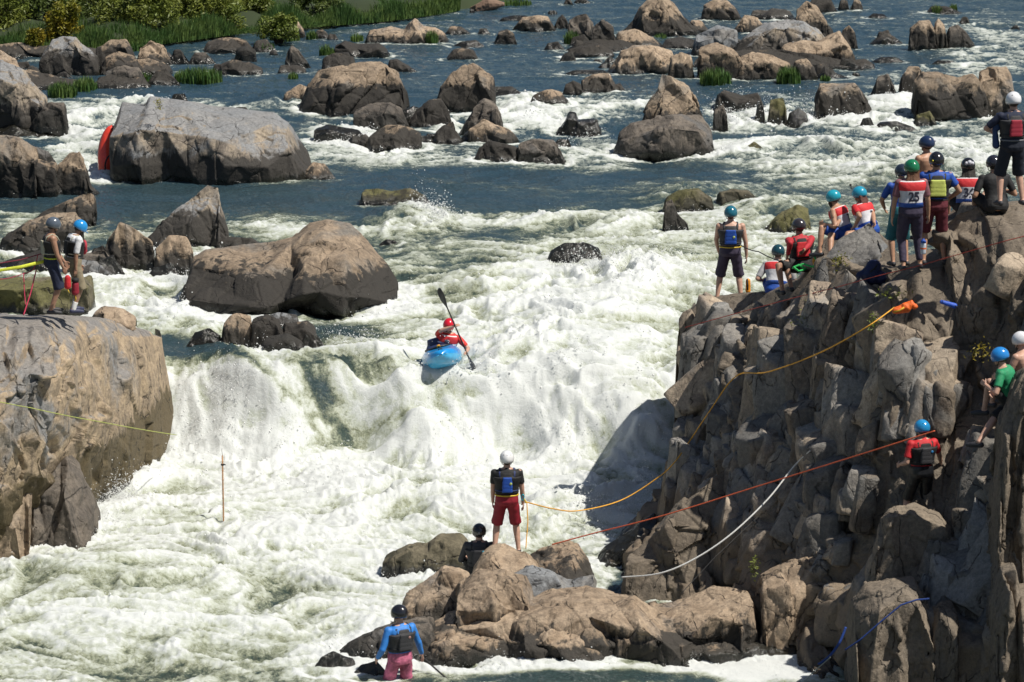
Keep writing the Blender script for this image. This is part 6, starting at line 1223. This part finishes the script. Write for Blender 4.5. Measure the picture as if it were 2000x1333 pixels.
SH = [('olive bush behind the brown rocks among the top grass',545,0,110,36,LG,3),('dark bush behind the yellow-leaved sapling',395,-4,120,40,LD,4),('light willow above the dark low bush at the bank',290,14,130,50,LG,4),('low light bush in the middle of the grass bank',440,30,70,26,LG,0),('dark bush at the top left behind the first willow',-20,20,120,50,LD,5),('olive willow bush at the far left of the bank',-10,58,130,70,LG,0),('dark gap-filled bush second from the left',75,52,110,62,LD,1),('bright yellow-green bush low in front of the willows',128,70,56,44,LY,-.5),('tall olive willow behind the yellow-green bush',150,40,130,64,LG,3),('dark bush in the middle of the willows',215,46,110,60,LD,1),('broad olive willow right of the dark bush',275,54,130,66,LG,0),
 ('olive willow above the pale pointed rock',345,48,110,56,LG,1.5),('dark low bush behind the pale pointed rock',330,26,120,46,LD,5),('loose light bush right of the pale pointed rock',420,44,80,38,LG,0),('dark bush at the top behind the willows',180,12,200,40,LD,8),('light bush cut by the top edge left',60,10,180,40,LG,8),
 ('yellow-leaved sapling bush at the top',455,16,54,30,LY,2),('green bush right of the thin dark trunk',505,34,60,30,LG,1),('low green bush near the brown grassy rocks',545,62,60,24,LG,0),('green bush at the top edge left of centre',620,22,90,26,LD,0),('small yellow-green weed at the bank foot',70,78,26,18,LY,-1)]
for k, (lb, px, py, w, h, mt, dz) in enumerate(SH): shrub(lb, px, py + 26, w * 1.25, h * 1.6, mt, 100 + k, 7500 if w > 90 else 2600, dz=dz)
root = bpy.data.objects.new('tree', None); COL.objects.link(root); root.location = at(484, 30, 126); tag(root, 'thin dark tree trunk at the top edge among yellow leaves', 'tree')
m = MB(); m.tube([(0, 0, -.5), (.03, 0, .3), (.0, .05, .8), (.08, 0, 1.6)], [.13, .10, .09, .07], 8); m.tube([(0, .03, .6), (.3, 0, 1.1), (.5, 0, 1.6)], [.06, .04, .03], 6); m.build('trunk', simple('bark', (.07, .05, .035), .9), root)
c = rng.normal(size=(1500, 3)) * [.9, .6, .5] + [.2, 0, 1.9]; V, Q = leaves(c, .09, rng); link('crown', npmesh('crown', V, Q, False), LY, root)
TF = [('wide grass tuft at the right tip of the left bank rocks',388,160,92,30,900),('grass tuft at the foot of the left bank stack',122,188,56,30,520),('grass tuft right of the one at the left bank stack',166,175,46,26,420),('sparse grass between the tan slab rocks',285,165,30,24,200),('thin grass on the flat tan left bank rock',262,100,22,20,160),('small green weeds on the tan pointed left bank rock',290,110,22,22,150),
 ('grass tuft right of the flat tan island',517,100,40,20,300),('grass mound at the end of the grass bank',556,80,60,30,600),('grass tuft beside the small tan rock by the bank',610,76,24,18,180),('big grass clump at the top near the long tan rock',718,30,70,34,800),('grass fringe along the top edge',800,6,120,14,600),('grass fringe at the top edge right of the stump',1010,10,60,14,300),
 ('grass tuft on the long tan rock under the top grass',676,46,22,18,160),('grass tuft above the round brown rock',638,110,30,24,260),('small tuft beside the low pale rock',573,155,20,16,120),('grass tuft on the wide tan shelf rock',843,86,28,28,300),('small tuft left of the wide tan shelf rock',697,80,26,16,160),('tuft in a crack of the wide tan shelf',740,82,16,20,110),('tuft on the long brown rock near the top',742,110,20,16,110),
 ('grass tuft left of the jagged fin rocks',1117,86,30,28,300),('left grass tuft on the grassy shelf',1398,164,62,32,700),('right grass tuft on the grassy shelf',1540,162,46,34,560),('small tuft at the right end of the grassy shelf',1612,158,20,12,90),('grass on the low rock at the top right corner',1830,26,20,18,140),('second grass patch on the low rock at the top right',1862,22,16,16,110),('grass tuft on the brown rock cut by the top edge',1607,22,16,14,100),('tuft on the dark low rocks by the tall bushes',1290,74,24,10,90)]
for (lb, px, py, w, h, n_) in TF: tuft(lb, px, py, w, h, n_)
for k, (lb, px, py, zc, w, h) in enumerate([('yellow-green weed growing below the seated race bibs',1638,520,55.2,34,26),('pale weeds in the terrace crack below race bib 25',1745,585,53.0,50,26),('leafy weed on the cliff face above the yellow rope',1568,660,55.4,44,60),('green weed in the shade left of the blue helmet at the right edge',1915,700,50.8,40,34),('small weed low on the cliff above the outcrop',1473,1120,52.9,18,34),('small weed beside the yellow rope high on the cliff',1705,640,52.9,16,30),('tuft of weed on top of the big grey boulder',310,213,88.0,14,22)]):
    s = F / zc; rg_ = np.random.default_rng(50 + k); root = bpy.data.objects.new('weed', None); COL.objects.link(root); root.location = at(px, py, zc); tag(root, lb, 'plant', 'weeds growing in the rocks')
    c = rg_.normal(size=(90, 3)) * [w / s * .28, .06, h / s * .28] + [0, -.05, h / s * .45]; V, Q = leaves(c, .032, rg_); link('leaves', npmesh('leaves', V, Q, False), LG if k % 3 else LY, root)
    m = MB()
    for q in range(6): e = c[q]; m.tube([(e[0] * .2, .02, 0), tuple(e)], .004, 4)
    m.build('stems', simple('bark', (.07, .05, .035), .9), root)
